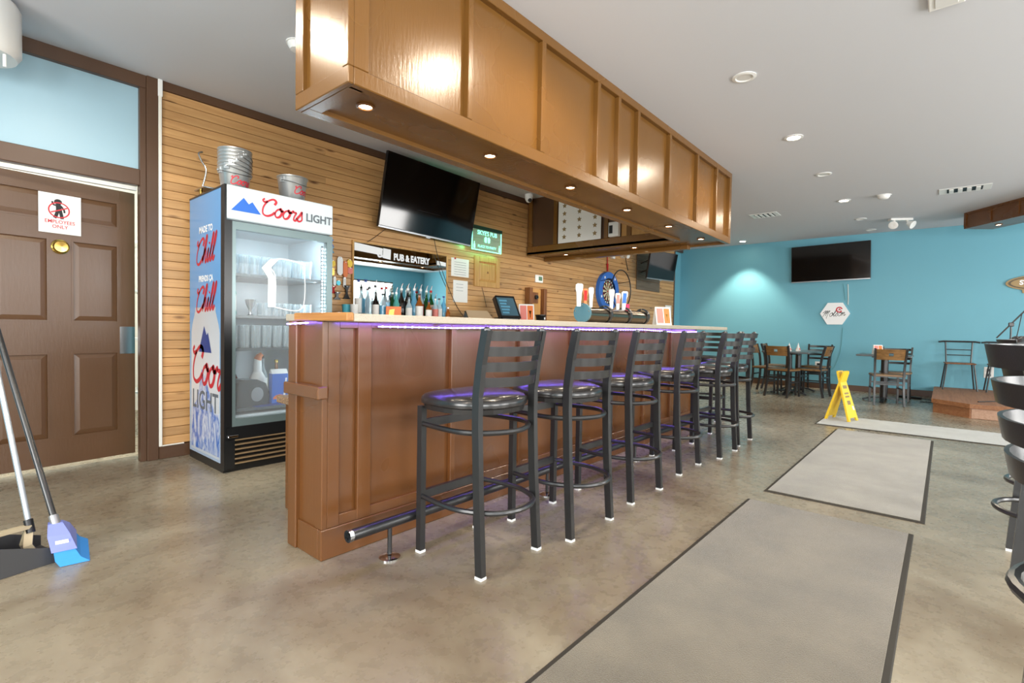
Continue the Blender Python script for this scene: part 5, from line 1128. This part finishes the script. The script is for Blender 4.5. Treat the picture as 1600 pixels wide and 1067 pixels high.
# ================================================================== FAR TEAL WALL
FW = UFAR
t, tl, x, z, nn, W, H_ = tv('large black television mounted high on the teal wall', None, (at(1236, 387, 0, FW-0.12), at(1360, 375, 0, FW-0.12), at(1236.5, 442, 0, FW-0.10)))
B().box(FW-0.10, FW-0.001, 1.4, 2.0, 2.25, 2.55).obj('wall_bracket', 'black', t, world=True)
hx = thing('hexagon_sign', 'white hexagon brewery sign with script lettering on the teal wall', 'sign', (FW, 1.62, 1.45))
cc = at(1304.5, 490, 0, FW-0.02); R_ = 0.245
hexp = [(R_, 0), (R_*0.5, R_*0.85), (-R_*0.5, R_*0.85), (-R_, 0), (-R_*0.5, -R_*0.85), (R_*0.5, -R_*0.85)]
B().prism(hexp, FRU(FW-0.001, cc.y, cc.z), 0, 0.025).obj('plate', 'whiteprint', hx, world=True)
script('script_lettering', 'Molson', 0.072, 'blackprint', FRU(FW-0.0265, cc.y+0.0, cc.z+0.0), hx, 0.12, 0.3, 0.0, 0.06)
b = B(); b.ribbon([(0.045*math.cos(a)+0.07, 0.045*math.sin(a)+0.075) for a in [0.2+5.6*i/14 for i in range(15)]], 0.022, FRU(FW-0.0268, cc.y, cc.z), 0.0)
b.ribbon([(0.06, 0.06), (0.075, 0.095), (0.09, 0.06)], 0.014, FRU(FW-0.027, cc.y, cc.z), 0); b.obj('red_emblem', 'red', hx, world=True)
ov = thing('oval_sign', 'bronze oval sign with raised white letters on the teal wall at the right edge', 'sign', (FW, -1.2, 1.87))
a_ = at(1571, 443, 0, FW-0.02); ow = 0.50; oc = (a_.y-ow, a_.z)
ell = lambda w_, h_: [(w_*math.cos(2*PI*k/32), h_*math.sin(2*PI*k/32)) for k in range(32)]
B().prism(ell(ow, 0.135), FRU(FW-0.001, *oc), 0, 0.02).obj('plate', 'signgold', ov, world=True); B().prism(ell(ow*0.94, 0.118), FRU(FW-0.021, *oc), 0, 0.003).obj('inner_band', 'signdark', ov, world=True)
B().prism(ell(ow*0.88, 0.10), FRU(FW-0.024, *oc), 0, 0.003).obj('field', 'signgold', ov, world=True)
B().prism([(-ow*0.6, -0.16), (ow*0.6, -0.16), (ow*0.62, -0.09), (-ow*0.62, -0.09)], FRU(FW-0.001, *oc), 0, 0.015).obj('lower_plate', 'signgold', ov, world=True)
text('lettering', 'STRO', 0.10, 'whiteprint', FRU(FW-0.0275, oc[0]+ow*0.68, oc[1]+0.005), ov, True, 0.001, 0.004, align='LEFT')
# power cables down the wall
cable('thin grey cable hanging between the far television and the hexagon sign', [at(1318, 444, 0, FW-0.01), at(1320, 458, 0, FW-0.008), at(1321, 469, 0, FW-0.008)], 0.005, 'cable_teal', 'power_cable')
cable('thin grey cable drooping from below the hexagon sign to the outlet', [at(1317, 512, 0, FW-0.008), at(1316, 525, 0, FW-0.008), at(1314, 545, 0, FW-0.008), at(1308, 565, 0, FW-0.008), at(1300, 577, 0, FW-0.02), at(1288, 575, 0, FW-0.02)], 0.006, 'cable_teal', 'power_cable')
cable('second thin cable dropping straight from the far television', [at(1325, 444, 0, FW-0.008), at(1325.5, 465, 0, FW-0.008), at(1325, 476, 0, FW-0.008)], 0.006, 'offwhite', 'power_cable')
def outlet(label, px, py):
    a = at(px, py, 0, FW); t = thing('wall_outlet', label, 'outlet', (FW, a.y, a.z))
    B().bbox(FW-0.008, FW-0.001, a.y-0.06, a.y+0.06, a.z-0.09, a.z+0.09, 0.003).obj('plate', 'white', t, world=True)
    for dz in (-0.04, 0.04): B().bbox(FW-0.03, FW-0.008, a.y-0.025, a.y+0.025, a.z+dz-0.02, a.z+dz+0.02, 0.003).obj('plug', 'black_plastic', t, world=True)
outlet('white wall outlet with black plugs behind the left dining table', 1279, 572); outlet('white wall outlet with a black plug behind the small stage', 1545, 582)

# ================================================================== DINING TABLES AND CHAIRS
def make_chair(label, wood_back=True, name='dining_chair'):
    t = thing(name, label, 'chair', (0, 0, 0), 0, 'dining chairs by the teal wall')
    for s in (-1, 1):
        B().tube([(s*0.18, 0.19, 0), (s*0.175, 0.18, 0.44)], 0.014, flat=(0.026, 0.026)).obj('front_leg', 'black', t)
        B().tube(smooth([(s*0.185, -0.235, 0), (s*0.18, -0.19, 0.22), (s*0.18, -0.18, 0.45), (s*0.185, -0.20, 0.66), (s*0.195, -0.255, 0.86)], 3), 0.014, flat=(0.026, 0.034)).obj('back_post', 'black', t)
        B().box(s*0.178-0.009, s*0.178+0.009, -0.18, 0.18, 0.235, 0.255).obj('side_rail', 'black', t)
    B().box(-0.18, 0.18, 0.175, 0.19, 0.31, 0.335).obj('stretcher', 'black', t); B().box(-0.18, 0.18, -0.20, -0.185, 0.31, 0.335).obj('stretcher', 'black', t)
    B().box(-0.185, 0.185, -0.18, 0.19, 0.425, 0.442).obj('seat_frame', 'black', t)
    b = B(); sp_ = [(-0.205, -0.185), (0.205, -0.185), (0.215, 0.10), (0.19, 0.20), (0.08, 0.225), (-0.08, 0.225), (-0.19, 0.20), (-0.215, 0.10)]
    b.prism(sp_, (Vector((0, 0, 0)), X, Y), 0.442, 0.465); b.obj('seat', 'chairwood', t)
    def arc(z0, z1, name_, mat_, y0, y1, hole=False):
        n_ = 12; th_ = 0.007
        cols = []
        for i in range(n_+1):
            f_ = -1+2*i/n_; xx = 0.178*f_; bow = -0.035*(1-f_*f_)
            cols.append((xx, y0+bow, y1+bow))
        b = B()
        zz = [z0, z0+(z1-z0)*0.36, z0+(z1-z0)*0.66, z1]
        for i in range(n_):
            for j in range(3):
                if hole and j == 1 and i in (5, 6): continue
                fa, fb_ = (zz[j]-z0)/(z1-z0), (zz[j+1]-z0)/(z1-z0)
                q = []
                for (xx, ya, yb) in (cols[i], cols[i+1]):
                    for f_, z_ in ((fa, zz[j]), (fb_, zz[j+1])): q.append((xx, ya+(yb-ya)*f_, z_))
                vs = [(p[0], p[1]-th_, p[2]) for p in q] + [(p[0], p[1]+th_, p[2]) for p in q]
                b.add(vs, [(0, 2, 3, 1), (4, 5, 7, 6), (0, 1, 5, 4), (2, 6, 7, 3), (0, 4, 6, 2), (1, 3, 7, 5)])
        b.obj(name_, mat_, t)
    if wood_back: arc(0.69, 0.85, 'back_panel', 'chairwood', -0.208, -0.252, True)
    else:
        for k in range(4): arc(0.58+k*0.075, 0.615+k*0.075, 'back_slat', 'black', -0.192-k*0.018, -0.198-k*0.018)
    return t
ch = make_chair('wood-backed dining chair closest at the left dining table')
def place(t, u, v, rz): t.location = (u, v, 0); t.rotation_euler = (0, 0, math.radians(rz))
place(ch, 9.46, 2.06, -104)        # faces the far wall
dup(ch, (9.90, 1.71, 0), math.radians(-8), 'wood-backed dining chair at the right side of the left dining table')
dup(ch, (9.95, 2.43, 0), math.radians(175), 'wood-backed dining chair at the left side of the left dining table')
dup(ch, (10.62, 2.41, 0), math.radians(182), 'farther wood-backed dining chair at the left side behind the first')
ch2 = make_chair('black slat-back dining chair at the far side of the left tables', False)
place(ch2, 10.86, 1.82, 84)
dup(ch, (9.64, 0.665, 0), math.radians(-76), 'wood-backed dining chair in front of the right dining table')
c3 = dup(ch2, (10.42, 0.60, 0), math.radians(90), 'black slat-back dining chair at the far side of the right dining table')
def table(label, u, v, w):
    t = thing('dining_table', label, 'table', (u, v, 0))
    B().bbox(-w/2, w/2, -w/2, w/2, 0.725, 0.752, 0.006).obj('top', 'tabletop', t); B().cyl((0, 0, 0.05), (0, 0, 0.70), 0.05, n=18).obj('column', 'black', t, True)
    B().box(-0.16, 0.16, -0.16, 0.16, 0.70, 0.725).obj('top_plate', 'black', t)
    for k in range(4):
        a = PI/4+k*PI/2 - 0.8; B().tube([(0, 0, 0.065), (0.18*math.cos(a), 0.18*math.sin(a), 0.05), (0.28*math.cos(a), 0.28*math.sin(a), 0.012)], 0.018, flat=(0.05, 0.024)).obj('foot', 'black', t)
    return t
table('nearer of the two pushed-together dining tables at the left', 9.86, 2.06, 0.72); table('farther of the two pushed-together dining tables at the left', 10.60, 2.06, 0.72)
table('right dining table holding a small menu card', 10.02, 0.72, 0.70)
def napkin(label, u, v):
    t = thing('folded_napkin', label, 'napkin', (u, v, 0.752)); b = B()
    b.add([(-0.05, -0.03, 0), (0.05, -0.03, 0), (0.05, 0.03, 0), (-0.05, 0.03, 0), (0.035, 0, 0.09), (-0.035, 0, 0.09), (0, 0, 0.15)], [(0, 1, 4, 6, 5), (2, 3, 5, 6, 4), (1, 2, 4), (3, 0, 5), (0, 1, 2, 3)])
    b.obj('cloth', 'paper', t); B().box(-0.012, 0.012, -0.033, 0.033, 0.02, 0.05).obj('band', 'pinkprint', t)
a_ = at(1233, 550, 0, 9.95); napkin('left folded white napkin on the nearer left dining table', 9.95, a_.y); a_ = at(1247, 550, 0, 10.1); napkin('right folded white napkin on the nearer left dining table', 10.1, a_.y)
menu('small red and orange menu card on the right dining table', (9.95, at(1372, 550, 0, 9.95).y, 0.752), math.radians(-60), 0.65)

# ================================================================== SMALL STAGE
stg = thing('stage_platform', 'low plywood stage platform with a pale front corner by the teal wall', 'platform', (9.8, -0.6, 0))
z1_ = 0.19
g = [at(1456.3, 643.2, 2, 0), at(1515.3, 653.9, 2, 0)]
pa, pb = (9.21, 0.10), (8.86, -0.27); poly = [pa, pb, (8.90, -2.3), (UFAR-0.03, -2.3), (UFAR-0.03, 0.10)]
B().prism(poly, (Vector((0, 0, 0)), X, Y), 0, z1_-0.055).obj('riser', 'stage', stg, world=True)
top = [(pa[0]-0.03, pa[1]+0.02), (pb[0]-0.035, pb[1]), (8.86, -2.3), (UFAR-0.03, -2.3), (UFAR-0.03, 0.12)]
B().prism(top, (Vector((0, 0, 0)), X, Y), z1_-0.055, z1_).obj('deck', 'stage', stg, world=True)
B().box(8.855, 8.895, -2.3, -0.29, 0.005, z1_-0.06).obj('front_fascia', 'stage_pale', stg, world=True)
def cafe(label, u, v, rz):
    t = thing('cafe_chair', label, 'chair', (u, v, z1_), rz, 'thin metal chairs on the stage')
    for sx_, sy_ in ((-1, -1), (1, -1), (-1, 1), (1, 1)): B().tube([(sx_*0.21, sy_*0.20, 0), (sx_*0.165, sy_*0.15, 0.42)], 0.011, 8).obj('leg', 'black', t, True)
    B().bbox(-0.19, 0.19, -0.18, 0.18, 0.42, 0.44, 0.006).obj('seat', 'walnut', t)
    for s in (-1, 1): B().tube([(s*0.155, -0.16, 0.44), (s*0.17, -0.20, 0.78)], 0.011, 8).obj('back_post', 'black', t, True)
    for z_ in (0.56, 0.65): B().tube([(-0.16, -0.18, z_), (0.16, -0.18, z_)], 0.008, 6).obj('back_bar', 'black', t, True)
    B().tube([(-0.26, -0.165, 0.775), (-0.20, -0.19, 0.785), (0, -0.215, 0.785), (0.20, -0.19, 0.785), (0.26, -0.165, 0.775)], 0.014, 8).obj('top_rail', 'black', t, True)
    return t
cafe('thin black metal chair standing at the left of the stage', 11.06, -0.19, math.radians(94)); cafe('thin black metal chair farther right on the stage', 11.06, -0.72, math.radians(92))
ms = thing('microphone_stand', 'black boom microphone stand on the stage', 'microphone stand', (10.3, -0.78, z1_))
B().lathe([(0.13, 0), (0.13, 0.012), (0.03, 0.03), (0.012, 0.03)], 20).obj('base', 'black', ms, True)
a0, a1 = at(1557, 528, 0, 10.3), at(1604, 483, 0, 10.3); am = at(1580, 507, 0, 10.3); ms.location = (10.3, am.y, z1_)
bpy.context.view_layer.update()
B().cyl((10.3, am.y, z1_+0.03), (10.3, am.y, am.z), 0.011, n=10).obj('pole', 'black', ms, True, world=True); B().cyl(a0, a1, 0.010, n=8).obj('boom', 'black', ms, True, world=True)
B().bbox(10.27, 10.33, am.y-0.03, am.y+0.03, am.z-0.03, am.z+0.03, 0.008).obj('clutch', 'black', ms, world=True)
B().lathe([(0.02, 0), (0.028, 0.03), (0.028, 0.07), (0, 0.085)], 12, a1, axis=(a1-a0)).obj('microphone', 'black', ms, True, world=True)
B().tube(smooth([a0+(a1-a0)*0.85, a0+(a1-a0)*0.75+Vector((0, 0, -0.2)), am+Vector((0, -0.05, -0.3)), (10.3, am.y-0.03, 0.4)], 5), 0.006, 6).obj('cable', 'cable', ms, world=True)
cable('dark cable lying across the stage deck', [(9.15, -0.36, z1_+0.006), (9.4, -0.55, z1_+0.006), (9.8, -0.95, z1_+0.006), (10.2, -1.4, z1_+0.006)], 0.009)
pb_ = thing('power_strip', 'black power strip lying on the floor left of the stage', 'power strip', (10.85, 0.42, 0), math.radians(70))
B().bbox(-0.16, 0.16, -0.03, 0.03, 0, 0.035, 0.006).obj('bar', 'black_plastic', pb_); B().tube(smooth([(-0.16, 0, 0.02), (-0.35, 0.05, 0.008), (-0.5, 0.25, 0.008), (-0.3, 0.4, 0.008)], 5), 0.006, 6).obj('cord', 'cable', pb_)

# ================================================================== CAUTION SIGN
ws = thing('wet_floor_sign', 'yellow folding caution sign standing on the crosswise mat', 'caution sign', (7.40, 0.945, 0.011), math.radians(8))
# two leaves hinged along the top; legs spread along v
for s, nm in ((1, 'leaf'), (-1, 'leaf')):
    xd = X; yd = Vector((0, -s*0.17, 0.61)).normalized(); o_ = Vector((0, s*0.13, 0))
    outl = [(-0.13, 0), (-0.085, 0), (-0.075, 0.04), (0.075, 0.04), (0.085, 0), (0.13, 0), (0.075, 0.60), (0.06, 0.625), (-0.06, 0.625), (-0.075, 0.60)]
    lf = B().prism(outl, (o_, xd, yd), -0.012, 0.008).obj(nm, 'yellow', ws)
    if s == -1:
        for q in ((-0.05, 0.05, 0.40, 0.44), (-0.055, 0.055, 0.33, 0.35), (-0.055, 0.055, 0.29, 0.31), (-0.04, 0.04, 0.20, 0.25)): B().prism([(q[0], q[2]), (q[1], q[2]), (q[1], q[3]), (q[0], q[3])], (o_, xd, yd), 0.008, 0.0095).obj('print_row', 'signgold', lf)
        B().prism([(0.03*math.cos(a*PI/8), 0.53+0.03*math.sin(a*PI/8)) for a in range(16)], (o_, xd, yd), 0.008, 0.0095).obj('symbol', 'signdark', lf)
        B().prism([(0.06, 0.13), (0.10, 0.13), (0.09, 0.18), (0.055, 0.18)], (o_, xd, yd), 0.008, 0.0095).obj('sticker', 'whiteprint', lf)
ws.rotation_euler = (0, 0, math.radians(-15))

# ================================================================== BROOM AND DUSTPAN
br = thing('broom', 'broom with a black handle and blue bristles leaning at the left edge', 'broom', (0.40, 3.03, 0))
hb = at(86, 815, 1, 3.04); ht = along(0, 530, 2.42); hd2 = (ht-hb)
top_ = hb + hd2*1.35
B().cyl(hb, top_, 0.0125, n=12).obj('handle', 'black', br, True, world=True)
B().cyl(hb-hd2.normalized()*0.03, hb+hd2.normalized()*0.03, 0.018, n=12).obj('socket', 'silver', br, True, world=True)
fx = Vector((0.60, -0.80, 0)).normalized(); q0 = at(98, 862, 2, 0.05)
dn = (Vector((0.425, 3.02, 0.0)) - hb).normalized(); sx2 = Vector((0.8, -0.6, 0)); 
hc = hb + dn*0.02; 
def loft(name, mat_, secs):
    vs = []; fs = []
    for c_, w_, d_ in secs:
        for a, b2 in ((-1, -1), (1, -1), (1, 1), (-1, 1)): vs.append(c_ + CR.cross(Z).normalized()*0 + Vector((0.99, -0.14, 0))*a*w_/2 + Vector((0.14, 0.99, 0))*b2*d_/2)
    n_ = len(secs)
    for i in range(n_-1):
        for k in range(4): fs.append((i*4+k, i*4+(k+1) % 4, (i+1)*4+(k+1) % 4, (i+1)*4+k))
    fs += [(0, 1, 2, 3), tuple((n_-1)*4+k for k in range(4))]
    return B().add(vs, fs).obj(name, mat_, br, world=True)
foot = Vector((0.435, 3.04, 0.0))
loft('head', 'broomhead', [(hb + (foot-hb)*0.02, 0.05, 0.04), (hb + (foot-hb)*0.25, 0.075, 0.16), (hb + (foot-hb)*0.62, 0.085, 0.26)])
loft('bristles', 'bristle', [(hb + (foot-hb)*0.60, 0.07, 0.25), (hb + (foot-hb)*0.85, 0.085, 0.28), (foot+Vector((0.015, -0.01, 0.002)), 0.10, 0.30)])
B().prism([(-0.02, -0.012), (0.025, -0.012), (0.022, 0.015), (-0.022, 0.015)], (hb + (foot-hb)*0.45 + Vector((-0.14, -0.99, 0))*0.105, Vector((0.99, -0.14, 0)), Z), 0, 0.002).obj('sticker', 'whiteprint', br, world=True)
dp = thing('dustpan', 'dark grey upright dustpan with a pale metal handle at the left edge', 'dustpan', (0.2, 3.05, 0))
# open scoop: two side walls, back wall, floor
A = at(106, 872, 2, 0); Bk = at(-60, 925, 2, 0)          # front side: right tip and left
dirx = (A-Bk).normalized(); diry = Vector((-dirx.y, dirx.x, 0))
if diry.y < 0: diry = -diry
Wd, Dp = 0.46, 0.27
def wallp(name, pts, th_=0.004, mat_='dustpan'):
    vs = [p for p in pts]; n3 = (pts[1]-pts[0]).cross(pts[2]-pts[0]).normalized()*th_
    vs = list(pts) + [p+n3 for p in pts]; m = len(pts)
    return B().add(vs, [tuple(range(m)), tuple(range(m, 2*m))] + [(k, (k+1) % m, (k+1) % m+m, k+m) for k in range(m)]).obj(name, mat_, dp, world=True)
def pt(s, d, z): return A - dirx*s + diry*d + Vector((0, 0, z))
wallp('front_side', [pt(0, 0, 0.004), pt(0, 0, 0.05), pt(0.25, 0.0, 0.135), pt(Wd, 0, 0.10), pt(Wd, 0, 0.004)])
wallp('rear_side', [pt(0, Dp, 0.004), pt(0, Dp, 0.05), pt(0.22, Dp, 0.135), pt(Wd, Dp, 0.10), pt(Wd, Dp, 0.004)])
wallp('pan_floor', [pt(0, 0, 0.003), pt(Wd, 0, 0.003), pt(Wd, Dp, 0.003), pt(0, Dp, 0.003)])
wallp('back_wall', [pt(Wd, 0, 0.004), pt(Wd, Dp, 0.004), pt(Wd, Dp, 0.11), pt(Wd, 0, 0.11)]); wallp('cover', [pt(0.28, 0, 0.135), pt(0.26, Dp, 0.135), pt(Wd, Dp, 0.11), pt(Wd, 0, 0.11)], 0.004, 'dust')
h0 = at(46, 822, 1, 3.10); h1 = along(0, 600, 2.36)
B().cyl(h0, h0+(h1-h0)*1.5, 0.011, n=12).obj('handle', plain('pale_metal', C(190, 198, 206), 0.3, 0.6), dp, True, world=True)
B().cyl(h0-(h1-h0).normalized()*0.03, h0+(h1-h0).normalized()*0.03, 0.017, n=10).obj('socket', 'black_plastic', dp, True, world=True)
for s_ in (-0.02, 0.02): B().tube([h0, pt(0.10, 0.13+s_, 0.07), pt(0.07, 0.13+s_*2, 0.006)], 0.01, flat=(0.03, 0.012)).obj('strut', 'dust', dp, world=True)
B().tube(smooth([h0, pt(0.24, 0.12, 0.15), pt(0.29, 0.10, 0.14), pt(0.30, 0.09, 0.12)], 4), 0.012, flat=(0.035, 0.014)).obj('hinge_arm', 'dust', dp, world=True)
